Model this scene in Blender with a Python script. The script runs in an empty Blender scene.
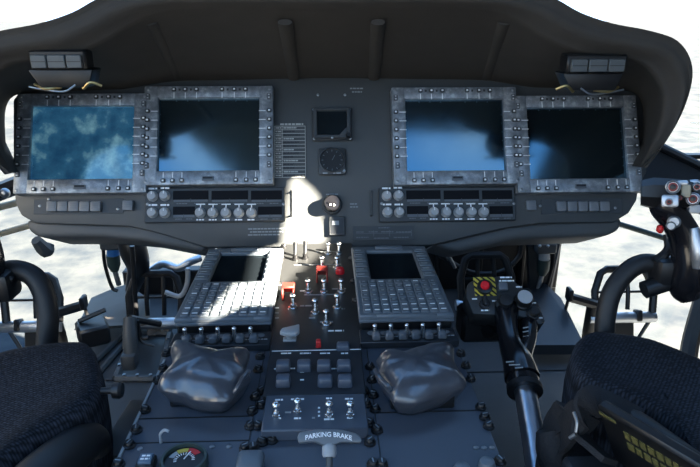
import bpy, bmesh, math, random
from mathutils import Vector, Matrix, noise as mnoise
from mathutils.geometry import tessellate_polygon
random.seed(7)
S = bpy.context.scene
COL = S.collection
V = Vector
PI = math.pi
rad = math.radians

# ------------------------------------------------------------------ camera calibration
FPX = 600.0
CAM = V((-0.012, 0.0, 0.80))
PITCH, YAW = rad(20.0), rad(2.3)
sy, cy, sp, cp = math.sin(YAW), math.cos(YAW), math.sin(PITCH), math.cos(PITCH)
cR = V((cy, -sy, 0)); cF = V((sy*cp, cy*cp, -sp)); cU = V((sy*sp, cy*sp, cp))
def ray(x, y): return cF + cR*((x-350)/FPX) + cU*((233.5-y)/FPX)
def at(x, y, d): return CAM + ray(x, y)*d          # a point measured in the photograph, at its distance
class Frame:                                        # a flat surface of the cockpit: origin + right/up axes
    def __init__(s, o, u, v):
        s.o, s.u, s.v = V(o), V(u).normalized(), V(v).normalized()
        s.n = s.u.cross(s.v)
        s.M = Matrix(((s.u.x, s.v.x, s.n.x, s.o.x), (s.u.y, s.v.y, s.n.y, s.o.y), (s.u.z, s.v.z, s.n.z, s.o.z), (0, 0, 0, 1)))
    def uv(s, x, y, h=0):
        d = ray(x, y); o = s.o + s.n*h
        t = (o-CAM).dot(s.n)/d.dot(s.n); p = CAM+d*t-o
        return p.dot(s.u), p.dot(s.v)
    def p(s, x, y, h=0):
        u, v = s.uv(x, y, h); return V((u, v, h))
    def w(s, x, y, h=0): return s.M @ s.p(x, y, h)
    def T(s, u, v, h=0): return s.M @ Matrix.Translation((u, v, h))
    def rect(s, x0, y0, x1, y1, h=0):               # centre and size of a rectangle
        ym, xm = (y0+y1)/2, (x0+x1)/2
        a, b = s.uv(x0, ym, h)[0], s.uv(x1, ym, h)[0]
        c, d = s.uv(xm, y1, h)[1], s.uv(xm, y0, h)[1]
        return (a+b)/2, (c+d)/2, b-a, d-c
LEAN = rad(27)
PAN = Frame(at(331, 165, 1.22), (1, 0, 0), (0, math.sin(LEAN), math.cos(LEAN)))
ZC = 0.375
CON = Frame((0, 0.6, ZC), (1, 0, 0), (0, 1, 0))
CX = PAN.o.x

# ------------------------------------------------------------------ materials
def mat(name, col, rough=0.5, metal=0.0, spec=0.5, var=0.15, vscale=30, bump=0.0, bscale=200, emit=None, coat=0.0):
    m = bpy.data.materials.new(name); m.use_nodes = True
    nt = m.node_tree; b = nt.nodes['Principled BSDF']
    b.inputs['Roughness'].default_value = rough; b.inputs['Metallic'].default_value = metal
    b.inputs['Specular IOR Level'].default_value = spec; b.inputs['Coat Weight'].default_value = coat
    tc = nt.nodes.new('ShaderNodeTexCoord')
    if var:
        n = nt.nodes.new('ShaderNodeTexNoise'); n.inputs['Scale'].default_value = vscale; n.inputs['Detail'].default_value = 5
        nt.links.new(tc.outputs['Object'], n.inputs['Vector'])
        r = nt.nodes.new('ShaderNodeMix'); r.data_type = 'RGBA'
        r.inputs[6].default_value = (*[c*(1-var) for c in col], 1); r.inputs[7].default_value = (*[min(1, c*(1+var)) for c in col], 1)
        nt.links.new(n.outputs['Fac'], r.inputs[0]); nt.links.new(r.outputs[2], b.inputs['Base Color'])
    else:
        b.inputs['Base Color'].default_value = (*col, 1)
    if bump:
        n2 = nt.nodes.new('ShaderNodeTexNoise'); n2.inputs['Scale'].default_value = bscale; n2.inputs['Detail'].default_value = 3
        nt.links.new(tc.outputs['Object'], n2.inputs['Vector'])
        bp = nt.nodes.new('ShaderNodeBump'); bp.inputs['Strength'].default_value = bump; bp.inputs['Distance'].default_value = 0.002
        nt.links.new(n2.outputs['Fac'], bp.inputs['Height']); nt.links.new(bp.outputs['Normal'], b.inputs['Normal'])
    return m
M = {}
M['panel'] = mat('panel_grey', (.060, .064, .066), .5, var=.12, vscale=14)
M['lens'] = mat('lamp_lens_grey', (.085, .095, .10), .4, var=.1)
M['panel2'] = mat('panel_dark_grey', (.045, .049, .053), .5, var=.12)
M['lip'] = mat('housing_grey', (.085, .088, .090), .55, var=.1, vscale=8)
M['console'] = mat('console_grey', (.062, .074, .096), .42, var=.12, vscale=10)
M['switchface'] = mat('switch_panel_black', (.030, .031, .032), .45, var=.2)
M['console2'] = mat('console_black', (.020, .023, .028), .4, var=.2)
M['black'] = mat('black_paint', (.010, .010, .011), .38, var=.3)
M['blackrub'] = mat('black_rubber', (.012, .012, .013), .5, var=.3, vscale=60)
M['readout'] = mat('black_readout', (.006, .006, .008), .5, spec=.12, var=0)
M['gloss'] = mat('gloss_black', (.008, .008, .010), .18, var=.2)
M['hood'] = mat('hood_grey_vinyl', (.054, .049, .044), .75, spec=.25, var=.15, vscale=25, bump=.25, bscale=500)
M['white'] = mat('white_marking', (.88, .89, .90), .6, var=0)
M['pale'] = mat('pale_marking', (.30, .32, .33), .6, var=0)
M['legendpale'] = mat('placard_print', (.45, .45, .42), .6, var=0)
M['faint'] = mat('faint_marking', (.14, .15, .16), .6, var=0)
M['knob'] = mat('grey_knob', (.36, .37, .38), .4, var=.15, vscale=80)
M['key'] = mat('grey_key', (.11, .12, .135), .45, var=.1)
M['cdu'] = mat('control_unit_grey', (.125, .145, .165), .42, var=.12, vscale=25)
M['button'] = mat('translucent_button', (.17, .18, .195), .4, var=.08)
M['bluebtn'] = mat('dark_button', (.085, .10, .13), .35, var=.1)
M['silver'] = mat('brushed_silver', (.55, .57, .60), .42, metal=1, var=.1, vscale=60)
M['chrome'] = mat('chrome_tube', (.62, .67, .74), .30, metal=1, var=.05)
M['steel'] = mat('dull_steel', (.35, .36, .37), .4, metal=1, var=.2, vscale=80)
M['toggle'] = mat('toggle_metal', (.80, .80, .80), .22, metal=1, var=0)
M['red'] = mat('red_plastic', (.55, .02, .02), .35, var=.1)
M['guard'] = mat('faded_red_guard', (.26, .030, .022), .45, var=.2, vscale=100)
M['redlamp'] = mat('red_lamp', (.70, .02, .03), .25, var=0)
M['yellow'] = mat('yellow_paint', (.55, .42, .06), .5, var=.2)
M['yellowfade'] = mat('faded_yellow_lettering', (.13, .115, .035), .6, var=.5, vscale=120)
M['green'] = mat('green_paint', (.10, .35, .15), .5, var=0)
M['cream'] = mat('cream_primer', (.34, .30, .22), .6, var=.2)
M['tan'] = mat('tan_painted_sun', (.085, .070, .055), .6, var=.3, vscale=20)  # tan tone stands in for sunlight on the left footwell deck
M['greentube'] = mat('dark_green_paint', (.035, .055, .050), .4, var=.1)
M['brass'] = mat('brass_wire', (.55, .40, .18), .35, metal=1, var=.1)
M['blue'] = mat('blue_band', (.02, .12, .35), .4, var=0)
M['floor'] = mat('floor_paint', (.036, .036, .037), .6, var=.35, vscale=18, bump=.15, bscale=60)
M['vinyl'] = mat('black_vinyl', (.056, .060, .072), .29, spec=1.0, coat=.35, var=.2, vscale=40, bump=.35, bscale=70)
M['wall'] = mat('unseen_cabin_lining', (.10, .10, .10), .7, var=.1)
M['strap'] = mat('black_webbing', (.010, .010, .012), .8, var=.3, vscale=200, bump=.5, bscale=500)

def mat_bezel():
    m = mat('worn_bezel_grey', (.2, .21, .225), .40, var=0); nt = m.node_tree; b = nt.nodes['Principled BSDF']
    tc = nt.nodes.new('ShaderNodeTexCoord')
    n = nt.nodes.new('ShaderNodeTexNoise'); n.inputs['Scale'].default_value = 45; n.inputs['Detail'].default_value = 8; n.inputs['Roughness'].default_value = .7
    mp = nt.nodes.new('ShaderNodeMapping'); nt.links.new(tc.outputs['Object'], mp.inputs['Vector']); nt.links.new(mp.outputs['Vector'], n.inputs['Vector'])
    r = nt.nodes.new('ShaderNodeValToRGB'); e = r.color_ramp.elements
    e[0].position = .35; e[0].color = (.15, .165, .18, 1); e[1].position = .68; e[1].color = (.50, .53, .56, 1)
    x = e.new(.52); x.color = (.25, .27, .295, 1)
    nt.links.new(n.outputs['Fac'], r.inputs['Fac']); nt.links.new(r.outputs['Color'], b.inputs['Base Color'])
    b.inputs['Metallic'].default_value = .35
    return m
M['bezel'] = mat_bezel()
def mat_screen(name, fac, tint, rough):
    m = bpy.data.materials.new(name); m.use_nodes = True; nt = m.node_tree; nt.nodes.remove(nt.nodes['Principled BSDF'])
    out = nt.nodes['Material Output']; d = nt.nodes.new('ShaderNodeBsdfDiffuse'); d.inputs['Color'].default_value = (.006, .008, .010, 1)
    g = nt.nodes.new('ShaderNodeBsdfGlossy'); g.inputs['Color'].default_value = (*tint, 1); g.inputs['Roughness'].default_value = rough
    # smears of a wiped glass: roughness varies
    tc = nt.nodes.new('ShaderNodeTexCoord'); n = nt.nodes.new('ShaderNodeTexNoise'); n.inputs['Scale'].default_value = 28; n.inputs['Detail'].default_value = 4
    nt.links.new(tc.outputs['Object'], n.inputs['Vector'])
    mr = nt.nodes.new('ShaderNodeMapRange'); mr.inputs[3].default_value = rough*.6; mr.inputs[4].default_value = rough*1.5
    nt.links.new(n.outputs['Fac'], mr.inputs[0]); nt.links.new(mr.outputs[0], g.inputs['Roughness'])
    mx = nt.nodes.new('ShaderNodeMixShader'); mx.inputs[0].default_value = fac
    nt.links.new(d.outputs[0], mx.inputs[1]); nt.links.new(g.outputs[0], mx.inputs[2]); nt.links.new(mx.outputs[0], out.inputs[0])
    return m
M['screen'] = mat_screen('coated_screen_glass', .30, (.36, .60, .74), .10)
M['screen2'] = mat_screen('matt_screen_glass', .05, (.5, .7, .8), .2)
def mat_painted_glare():  # emissive blue noise stands in for the sky reflected in the glass
    m = mat_screen('painted_glare_glass', .22, (.42, .62, .66), .10); nt = m.node_tree; out = nt.nodes['Material Output']; base = out.inputs[0].links[0].from_node
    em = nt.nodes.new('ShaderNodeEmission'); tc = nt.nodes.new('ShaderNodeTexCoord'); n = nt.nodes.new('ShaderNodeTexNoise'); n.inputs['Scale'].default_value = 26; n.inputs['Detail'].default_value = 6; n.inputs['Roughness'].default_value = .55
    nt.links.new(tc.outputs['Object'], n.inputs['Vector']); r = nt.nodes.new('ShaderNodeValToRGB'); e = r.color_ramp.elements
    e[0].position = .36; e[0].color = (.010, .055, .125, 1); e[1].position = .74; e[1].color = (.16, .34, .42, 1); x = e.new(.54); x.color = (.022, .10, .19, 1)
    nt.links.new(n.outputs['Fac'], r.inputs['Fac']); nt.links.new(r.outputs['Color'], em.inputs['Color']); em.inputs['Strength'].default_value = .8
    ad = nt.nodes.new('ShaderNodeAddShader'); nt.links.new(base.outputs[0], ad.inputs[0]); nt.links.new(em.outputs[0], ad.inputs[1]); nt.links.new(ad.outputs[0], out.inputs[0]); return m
M['paintedglare'] = mat_painted_glare()
def mat_pane():
    m = bpy.data.materials.new('window_glass'); m.use_nodes = True; nt = m.node_tree; nt.nodes.remove(nt.nodes['Principled BSDF'])
    t = nt.nodes.new('ShaderNodeBsdfTransparent'); t.inputs['Color'].default_value = (.97, .985, .99, 1)
    g = nt.nodes.new('ShaderNodeBsdfGlossy'); g.inputs['Roughness'].default_value = .02; g.inputs['Color'].default_value = (.9, .95, 1, 1)
    mx = nt.nodes.new('ShaderNodeMixShader'); mx.inputs[0].default_value = .04
    nt.links.new(t.outputs[0], mx.inputs[1]); nt.links.new(g.outputs[0], mx.inputs[2]); nt.links.new(mx.outputs[0], nt.nodes['Material Output'].inputs[0])
    return m
M['pane'] = mat_pane()
def mat_mesh_fabric():
    m = mat('spacer_mesh_fabric', (.03, .032, .036), .8, spec=.2, var=0); nt = m.node_tree; b = nt.nodes['Principled BSDF']
    tc = nt.nodes.new('ShaderNodeTexCoord'); v = nt.nodes.new('ShaderNodeTexVoronoi'); v.inputs['Scale'].default_value = 230; v.inputs['Randomness'].default_value = .25
    mp = nt.nodes.new('ShaderNodeMapping'); mp.inputs['Rotation'].default_value = (0, 0, .5); mp.inputs['Scale'].default_value = (1, 1.5, .2)
    nt.links.new(tc.outputs['Object'], mp.inputs['Vector']); nt.links.new(mp.outputs['Vector'], v.inputs['Vector'])
    r = nt.nodes.new('ShaderNodeValToRGB'); e = r.color_ramp.elements
    e[0].position = .15; e[0].color = (.048, .056, .074, 1); e[1].position = .6; e[1].color = (.007, .008, .011, 1)
    nt.links.new(v.outputs['Distance'], r.inputs['Fac']); nt.links.new(r.outputs['Color'], b.inputs['Base Color'])
    bp = nt.nodes.new('ShaderNodeBump'); bp.invert = True; bp.inputs['Strength'].default_value = .6; bp.inputs['Distance'].default_value = .002
    nt.links.new(v.outputs['Distance'], bp.inputs['Height']); nt.links.new(bp.outputs['Normal'], b.inputs['Normal'])
    return m
M['fabric'] = mat_mesh_fabric()
def mat_hazard():
    m = mat('hazard_stripes', (.5, .4, .05), .5, var=0); nt = m.node_tree; b = nt.nodes['Principled BSDF']
    tc = nt.nodes.new('ShaderNodeTexCoord'); sx = nt.nodes.new('ShaderNodeSeparateXYZ'); nt.links.new(tc.outputs['Object'], sx.inputs[0])
    a = nt.nodes.new('ShaderNodeMath'); a.operation = 'ADD'; nt.links.new(sx.outputs[0], a.inputs[0]); nt.links.new(sx.outputs[1], a.inputs[1])
    k = nt.nodes.new('ShaderNodeMath'); k.operation = 'MULTIPLY'; k.inputs[1].default_value = 105; nt.links.new(a.outputs[0], k.inputs[0])
    f = nt.nodes.new('ShaderNodeMath'); f.operation = 'FRACT'; nt.links.new(k.outputs[0], f.inputs[0])
    g = nt.nodes.new('ShaderNodeMath'); g.operation = 'GREATER_THAN'; g.inputs[1].default_value = .45; nt.links.new(f.outputs[0], g.inputs[0])
    mx = nt.nodes.new('ShaderNodeMix'); mx.data_type = 'RGBA'; mx.inputs[6].default_value = (.01, .01, .01, 1); mx.inputs[7].default_value = (.55, .42, .05, 1)
    nt.links.new(g.outputs[0], mx.inputs[0]); nt.links.new(mx.outputs[2], b.inputs['Base Color'])
    return m
M['hazard'] = mat_hazard()
def mat_ground():
    m = mat('pale_apron', (.06, .06, .06), .9, spec=.1, var=0); nt = m.node_tree; b = nt.nodes['Principled BSDF']
    tc = nt.nodes.new('ShaderNodeTexCoord'); n = nt.nodes.new('ShaderNodeTexNoise'); n.inputs['Scale'].default_value = 3.2; n.inputs['Detail'].default_value = 7; n.inputs['Roughness'].default_value = .62
    nt.links.new(tc.outputs['Object'], n.inputs['Vector'])
    r = nt.nodes.new('ShaderNodeValToRGB'); e = r.color_ramp.elements
    e[0].position = .36; e[0].color = (.026, .032, .040, 1); e[1].position = .62; e[1].color = (.060, .063, .064, 1)
    nt.links.new(n.outputs['Fac'], r.inputs['Fac']); nt.links.new(r.outputs['Color'], b.inputs['Base Color'])
    return m
M['ground'] = mat_ground()

# ------------------------------------------------------------------ mesh builder
def cr(pts, n=6):                                   # Catmull-Rom through points
    pts = [V(p) for p in pts]; out = []
    P = [pts[0]*2-pts[1]] + pts + [pts[-1]*2-pts[-2]]
    for i in range(1, len(P)-2):
        for k in range(n):
            t = k/n; a, b, c, d = P[i-1:i+3]
            out.append(.5*((2*b)+(c-a)*t+(2*a-5*b+4*c-d)*t*t+(3*b-a-3*c+d)*t**3))
    out.append(pts[-1]); return out
def basis(d, ref=None):
    d = V(d).normalized(); ref = V(ref) if ref is not None else (V((0, 0, 1)) if abs(d.z) < .9 else V((0, 1, 0)))
    x = ref.cross(d).normalized(); y = d.cross(x)
    return Matrix(((x.x, y.x, d.x, 0), (x.y, y.y, d.y, 0), (x.z, y.z, d.z, 0), (0, 0, 0, 1)))
class MB:
    def __init__(s): s.bm = bmesh.new()
    def _merge(s, t, m, X=None):
        if X is not None: bmesh.ops.transform(t, matrix=X, verts=t.verts)
        for f in t.faces: f.material_index = m
        me = bpy.data.meshes.new('t'); t.to_mesh(me); t.free(); s.bm.from_mesh(me); bpy.data.meshes.remove(me); return s
    def box(s, c, d, b=0, m=0, R=None, seg=1, top=1.0):
        t = bmesh.new(); bmesh.ops.create_cube(t, size=1)
        for v in t.verts:
            k = top if v.co.z > 0 else 1
            v.co = V((v.co.x*d[0]*k, v.co.y*d[1]*k, v.co.z*d[2]))
        if b: bmesh.ops.bevel(t, geom=t.edges[:], offset=min(b, min(d)*.45), segments=seg, affect='EDGES', profile=.5)
        X = Matrix.Translation(c)
        if R is not None: X = X @ R.to_4x4()
        return s._merge(t, m, X)
    def prism(s, pts, z0, z1, b=0, m=0, seg=2, X=None):
        t = bmesh.new(); lo = [t.verts.new((p[0], p[1], z0)) for p in pts]; hi = [t.verts.new((p[0], p[1], z1)) for p in pts]
        n = len(pts); t.faces.new(lo[::-1]); t.faces.new(hi)
        for i in range(n): t.faces.new((lo[i], lo[(i+1) % n], hi[(i+1) % n], hi[i]))
        bmesh.ops.recalc_face_normals(t, faces=t.faces)
        if b: bmesh.ops.bevel(t, geom=t.edges[:], offset=b, segments=seg, affect='EDGES', profile=.5, clamp_overlap=True)
        return s._merge(t, m, X)
    def cyl(s, p0, p1, r0, r1=None, n=16, m=0, b=0):
        r1 = r0 if r1 is None else r1; p0, p1 = V(p0), V(p1); L = (p1-p0).length
        t = bmesh.new(); bmesh.ops.create_cone(t, cap_ends=True, segments=n, radius1=r0, radius2=r1, depth=L)
        if b:
            es = [e for e in t.edges if abs(e.verts[0].co.z-e.verts[1].co.z) < 1e-6]
            bmesh.ops.bevel(t, geom=es, offset=b, segments=2, affect='EDGES', profile=.5)
        return s._merge(t, m, Matrix.Translation((p0+p1)/2) @ basis(p1-p0))
    def sph(s, c, r, m=0, sc=(1, 1, 1), n=14):
        t = bmesh.new(); bmesh.ops.create_uvsphere(t, u_segments=n, v_segments=max(6, n*2//3), radius=r)
        return s._merge(t, m, Matrix.Translation(c) @ Matrix.Diagonal((*sc, 1)))
    def lathe(s, prof, n=20, m=0, X=None):
        t = bmesh.new(); rings = []
        for r, z in prof: rings.append([t.verts.new((r*math.cos(2*PI*i/n), r*math.sin(2*PI*i/n), z)) for i in range(n)])
        for a, b in zip(rings, rings[1:]):
            for i in range(n): t.faces.new((a[i], a[(i+1) % n], b[(i+1) % n], b[i]))
        t.faces.new(rings[0][::-1]); t.faces.new(rings[-1]); return s._merge(t, m, X)
    def tube(s, pts, r, n=12, m=0, smooth=6, sx=1.0):
        if smooth: 
            rr = [V((x, 0, 0)) for x in (r if isinstance(r, (list, tuple)) else [r]*len(pts))]
            pts = cr(pts, smooth); rr = [x.x for x in cr(rr, smooth)]
        else:
            pts = [V(p) for p in pts]; rr = list(r) if isinstance(r, (list, tuple)) else [r]*len(pts)
        t = bmesh.new(); rings = []; ref = None
        for i, p in enumerate(pts):
            d = (pts[min(i+1, len(pts)-1)]-pts[max(i-1, 0)]).normalized()
            if ref is None: ref = V((0, 0, 1)) if abs(d.z) < .9 else V((0, 1, 0))
            x = ref.cross(d).normalized(); y = d.cross(x); ref = y
            rings.append([t.verts.new(p + x*(math.cos(2*PI*k/n)*rr[i]*sx) + y*(math.sin(2*PI*k/n)*rr[i])) for k in range(n)])
        for a, b in zip(rings, rings[1:]):
            for k in range(n): t.faces.new((a[k], a[(k+1) % n], b[(k+1) % n], b[k]))
        t.faces.new(rings[0][::-1]); t.faces.new(rings[-1]); return s._merge(t, m)
    def loft(s, rings, m=0, close=False, cap=False):
        t = bmesh.new(); R = [[t.verts.new(p) for p in r] for r in rings]
        for a, b in zip(R, R[1:]):
            n = len(a)
            for k in range(n if close else n-1): t.faces.new((a[k], a[(k+1) % n], b[(k+1) % n], b[k]))
        if cap: t.faces.new(R[0][::-1]); t.faces.new(R[-1])
        bmesh.ops.recalc_face_normals(t, faces=t.faces); return s._merge(t, m)
    def build(s, name, mats, parent=None, X=None, smooth=40):
        me = bpy.data.meshes.new(name); s.bm.to_mesh(me); s.bm.free()
        for k in (mats if isinstance(mats, (list, tuple)) else [mats]): me.materials.append(M[k])
        if smooth:
            me.shade_smooth(); me.set_sharp_from_angle(angle=rad(smooth))
        return link(name, me, parent, X)
def link(name, me, parent=None, X=None):
    o = bpy.data.objects.new(name, me); COL.objects.link(o)
    if parent is not None: o.parent = parent
    if X is not None: o.matrix_local = X if parent is not None else X; 
    return o
def tag(o, label, cat, group=None):
    o['label'] = label; o['category'] = cat
    if group: o['group'] = group
    return o
def thing(name, label, cat, X=None, group=None):
    o = bpy.data.objects.new(name, None); COL.objects.link(o); o.empty_display_size = .02
    if X is not None: o.matrix_world = X
    return tag(o, label, cat, group)
def struct(name, mb, mats, X=None, smooth=40):
    o = mb.build(name, mats, None, X, smooth); o['kind'] = 'structure'; return o
def copy_tree(root, X, label=None):
    kids = {}
    for o in list(COL.objects):
        if o.parent is not None: kids.setdefault(o.parent.name, []).append(o)
    r = root.copy(); COL.objects.link(r); r.matrix_world = X
    if label: r['label'] = label
    def rec(a, b):
        for ch in kids.get(a.name, []):
            c = ch.copy(); COL.objects.link(c); c.parent = b; rec(ch, c)
    rec(root, r); return r
def Tr(x, y, z=0): return Matrix.Translation((x, y, z))
def text_mesh(body, size, depth):
    c = bpy.data.curves.new('lettering', 'FONT'); c.body = body; c.size = size; c.extrude = depth; c.align_x = 'CENTER'; c.align_y = 'CENTER'; c.offset = size*.022
    o = bpy.data.objects.new('lettering', c); COL.objects.link(o)
    me = bpy.data.meshes.new_from_object(o.evaluated_get(bpy.context.evaluated_depsgraph_get()))
    bpy.data.objects.remove(o); bpy.data.curves.remove(c); return me
def dashes(mb, x0, x1, y, h, z, m, seed=0, gap=.5):   # a line of lettering too small to read
    r = random.Random(seed); x = x0
    while x < x1:
        w = min(h*r.uniform(1.2, 3.6), x1-x)
        mb.box((x+w/2, y, z), (w, h, .0006), 0, m); x += w+h*gap

# ------------------------------------------------------------------ small shared meshes
def mesh_of(mb, name, mats, smooth=40):
    o = mb.build(name, mats, None, None, smooth); me = o.data; bpy.data.objects.remove(o); return me
b = MB().lathe([(.0066, 0), (.0066, .002), (.0052, .003), (.0050, .0055), (.0042, .0065)], 10)
b.box((0, 0, .0066), (.006, .0012, .0008), 0, 1); FAST = mesh_of(b, 'fastener', ['black', 'steel'])
b = MB().lathe([(.0030, 0), (.0030, .0008), (.0022, .0014)], 10); SCREW = mesh_of(b, 'screw', ['steel'])
b = MB().lathe([(.0105, 0), (.0105, .003), (.0092, .0042), (.0088, .011), (.0076, .0125)], 20)
b.box((0, .0055, .0126), (.0014, .006, .0008), 0, 1); DKNOB = mesh_of(b, 'rotary_knob', ['knob', 'white'])

# ================================================================== INSTRUMENT PANEL
panel = thing('instrument_panel', 'wide dark grey instrument panel board under the hood holding the four displays', 'instrument panel', PAN.M)
def pp(lst, h=0): return [PAN.uv(x, y, h) for x, y in lst]
out = pp([(14, 185), (15, 203), (21, 215), (35, 223), (128, 226), (152, 231), (205, 247), (331, 247), (432, 245), (505, 228), (540, 223), (614, 222), (629, 213), (637, 200), (639, 185), (647, 172), (648, 100), (634, 82), (560, 76), (331, 72), (100, 76), (26, 82), (13, 100), (13, 172)])
b = MB(); b.prism(out, -.03, 0, .003, 0)
dx = PAN.rect(105, 195, 131, 222)
# printed lines of lettering on the board
for k, (xa, xb, yy) in enumerate([(248, 284, 229), (250, 284, 232), (248, 280, 235), (350, 363, 88.5), (352, 362, 92), (326, 338, 194.5), (350, 357, 204), (350, 358, 207)]):
    u0, v0 = PAN.uv(xa, yy); u1, _ = PAN.uv(xb, yy)
    dashes(b, u0, u1, v0, .0026, .0003, 1, k)
b.build('face_board', ['panel', 'pale'], panel)
for side, lst in ((0, [(33, 222), (36, 233), (46, 239), (108, 239), (150, 243), (207, 254), (212, 246), (150, 226), (60, 220)]), (1, [(616, 219), (614, 231), (600, 238), (512, 241), (456, 254), (428, 246), (505, 226), (590, 219)])):
    q = pp(lst, -.045); b = MB(); b.prism(q, -.16, -.012, .012, 0, 3); b.build('lower_housing', 'lip', panel)
# wing seams and the sub plates carrying the push buttons
def wing(xa, xb, ya, yb, name):
    u, v, w, h = PAN.rect(xa, ya, xb, yb)
    MB().box((u, v, .0006), (w, h, .0016), .0004).build(name, 'panel2', panel)
wing(34, 124, 199, 214, 'button_plate'); wing(541, 622, 199, 214, 'button_plate')
for x, y in [(40, 206), (118, 209), (540, 206), (615, 208), (49, 199), (318, 95), (345, 95)]:
    link('screw', SCREW, panel, Tr(*PAN.uv(x, y), .001))
b = MB().box((0, 0, .004), (.0205, .0205, .010), .0022, 0, seg=2)
for yy in (.0045, .0005, -.0035): b.box((0, yy, .0092), (.012 if yy else .009, .0012, .0004), 0, 1)
PB = mesh_of(b, 'push_button', ['button', 'faint'])
for xs, yy in (([53.5, 64.3, 75.2, 86.1, 97], 207), ([129], 206), ([530], 206), ([560, 570.8, 581.5, 592.3, 603], 207)):
    for x in xs: link('push_button', PB, panel, Tr(*PAN.uv(x, yy), .001))
# grab handles either side of the centre section
for x in (291.5, 371):
    u, v = PAN.uv(x, 204)
    MB().tube([(u, v+.024, 0), (u, v+.024, .016), (u, v-.024, .016), (u, v-.024, 0)], .0022, 8, smooth=0).build('handle', 'panel2', panel)
# recessed lamp box under the dimmer
u, v, w, h = PAN.rect(329, 217, 345, 236)
b = MB().box((u, v, .004), (w, h, .01), .0015); b.box((u, v, .0092), (w*.75, h*.78, .0012), 0, 1); b.box((u-.003, v+.006, .0100), (w*.42, h*.22, .001), 0, 2)
b.build('lamp_box', ['panel2', 'console2', 'pale'], panel)
# dimmer
t = thing('dimmer_knob', 'round black dimmer knob with cross mark below the round clock', 'knob', PAN.T(*PAN.uv(332, 205)))
MB().lathe([(.0205, 0), (.0205, .006), (.0185, .008), (.0185, .010)], 28).build('collar', 'panel2', t)
b = MB().lathe([(.0165, .008), (.0160, .024), (.0140, .027), (.002, .028)], 24); b.box((0, 0, .028), (.018, .0035, .004), .0008, 0); b.box((-.003, -.004, .029), (.003, .003, .002), 0, 1); b.box((.004, -.005, .029), (.003, .003, .002), 0, 1)
b.build('grip', ['gloss', 'white'], t)

# ------------------------------------------------------------------ multifunction displays
SC = .00203
DW, DH = .256, .202
mfd = thing('multifunction_display', 'worn bezel display second from left, blue glare in lower left of its dark screen', 'display', None, 'multifunction displays')
b = MB(); sw, sh = .201, .149; sv = .002
# frame as four bars plus a rear body
b.box((0, 0, .006), (DW, DH, .012), .002, 0)
for c, d in [((-(DW+sw)/4, 0, .018), ((DW-sw)/2, DH, .014)), (((DW+sw)/4, 0, .018), ((DW-sw)/2, DH, .014)), ((0, (sv+sh/2+DH/2)/2, .018), (sw+.004, DH/2-sv-sh/2, .014)), ((0, (sv-sh/2-DH/2)/2, .018), (sw+.004, sv-sh/2+DH/2, .014))]:
    b.box(c, d, .0025, 0, seg=2)
ky = [(22-9.0*i)*SC+.004 for i in range(6)]
tx = [x*SC for x in (-34, -23, -12, 13, 25, 36)]; bx_ = [x*SC for x in (-43, -34, -25, 27, 37, 46)]
for y in ky:
    for sgn in (-1, 1): b.box((sgn*(sw/2+.006), y, .0252), (.0135, .0015, .0006), 0, 1)
for x in tx: b.box((x, DH/2-.020, .0252), (.0015, .012, .0006), 0, 1)
for x in bx_: b.box((x, -DH/2+.020, .0252), (.0015, .011, .0006), 0, 1)
for x in (tx[0]+.011, tx[1]+.011, tx[3]+.011, tx[4]+.011): b.box((x, DH/2-.008, .0252), (.004, .0045, .0006), 0, 2)
b.build('bezel', ['bezel', 'white', 'panel2'], mfd)
MB().box((0, sv, .0135), (sw+.002, sh+.002, .003), 0).build('screen', 'screen', mfd)
b = MB().box((0, 0, .002), (.0086, .0078, .005), .0012, 0, seg=1); b.box((0, 0, .0044), (.0040, .0034, .0008), 0, 1); MKEY = mesh_of(b, 'key', ['panel2', 'white'])
b = MB().box((0, 0, .002), (.0085, .012, .006), .0012, 0); b.box((0, .003, .0052), (.003, .0012, .0006), 0, 1); b.box((0, -.003, .0052), (.003, .0012, .0006), 0, 1); RKEY = mesh_of(b, 'rocker_key', ['key', 'white'])
for y in ky:
    for sgn in (-1, 1): link('key', MKEY, mfd, Tr(sgn*(DW/2-.0075), y, .024))
for x in tx: link('key', MKEY, mfd, Tr(x, DH/2-.008, .024))
for x in bx_: link('key', MKEY, mfd, Tr(x, -DH/2+.0085, .024))
for sgn in (-1, 1):
    link('rocker_key', RKEY, mfd, Tr(sgn*(DW/2-.008), .078, .024)); link('rocker_key', RKEY, mfd, Tr(sgn*(DW/2-.008), -.062, .024))
    for q in (-1, 1): link('screw', SCREW, mfd, Tr(sgn*(DW/2-.007), q*(DH/2-.007), .0245))
b = MB().box((0, -DH/2+.012, .025), (.023, .009, .003), .0008, 0); b.box((0, -DH/2+.0135, .0268), (.019, .004, .0008), 0, 1); b.build('light_sensor', ['key', 'black'], mfd)
HM = .02
def mplace(x0, y0, x1, y1):
    u, v, w, h = PAN.rect(x0, y0, x1, y1, HM); return PAN.T(u, v, .001)
mfd.matrix_world = mplace(146.5, 86, 271, 186)
lo = copy_tree(mfd, mplace(20.5, 95, 144, 193), 'worn bezel display furthest left, cloudy blue reflection painted as glow across its whole screen')
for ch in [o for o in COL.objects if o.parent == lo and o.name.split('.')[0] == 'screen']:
    ch.data = ch.data.copy(); ch.data.materials[0] = M['paintedglare']
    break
copy_tree(mfd, mplace(392, 86, 518, 187), 'worn bezel display third from left, lower half of its screen pale blue with glare')
copy_tree(mfd, mplace(516, 96, 637, 193), 'worn bezel display furthest right, next to the black cyclic grip, mostly dark screen')

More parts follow.
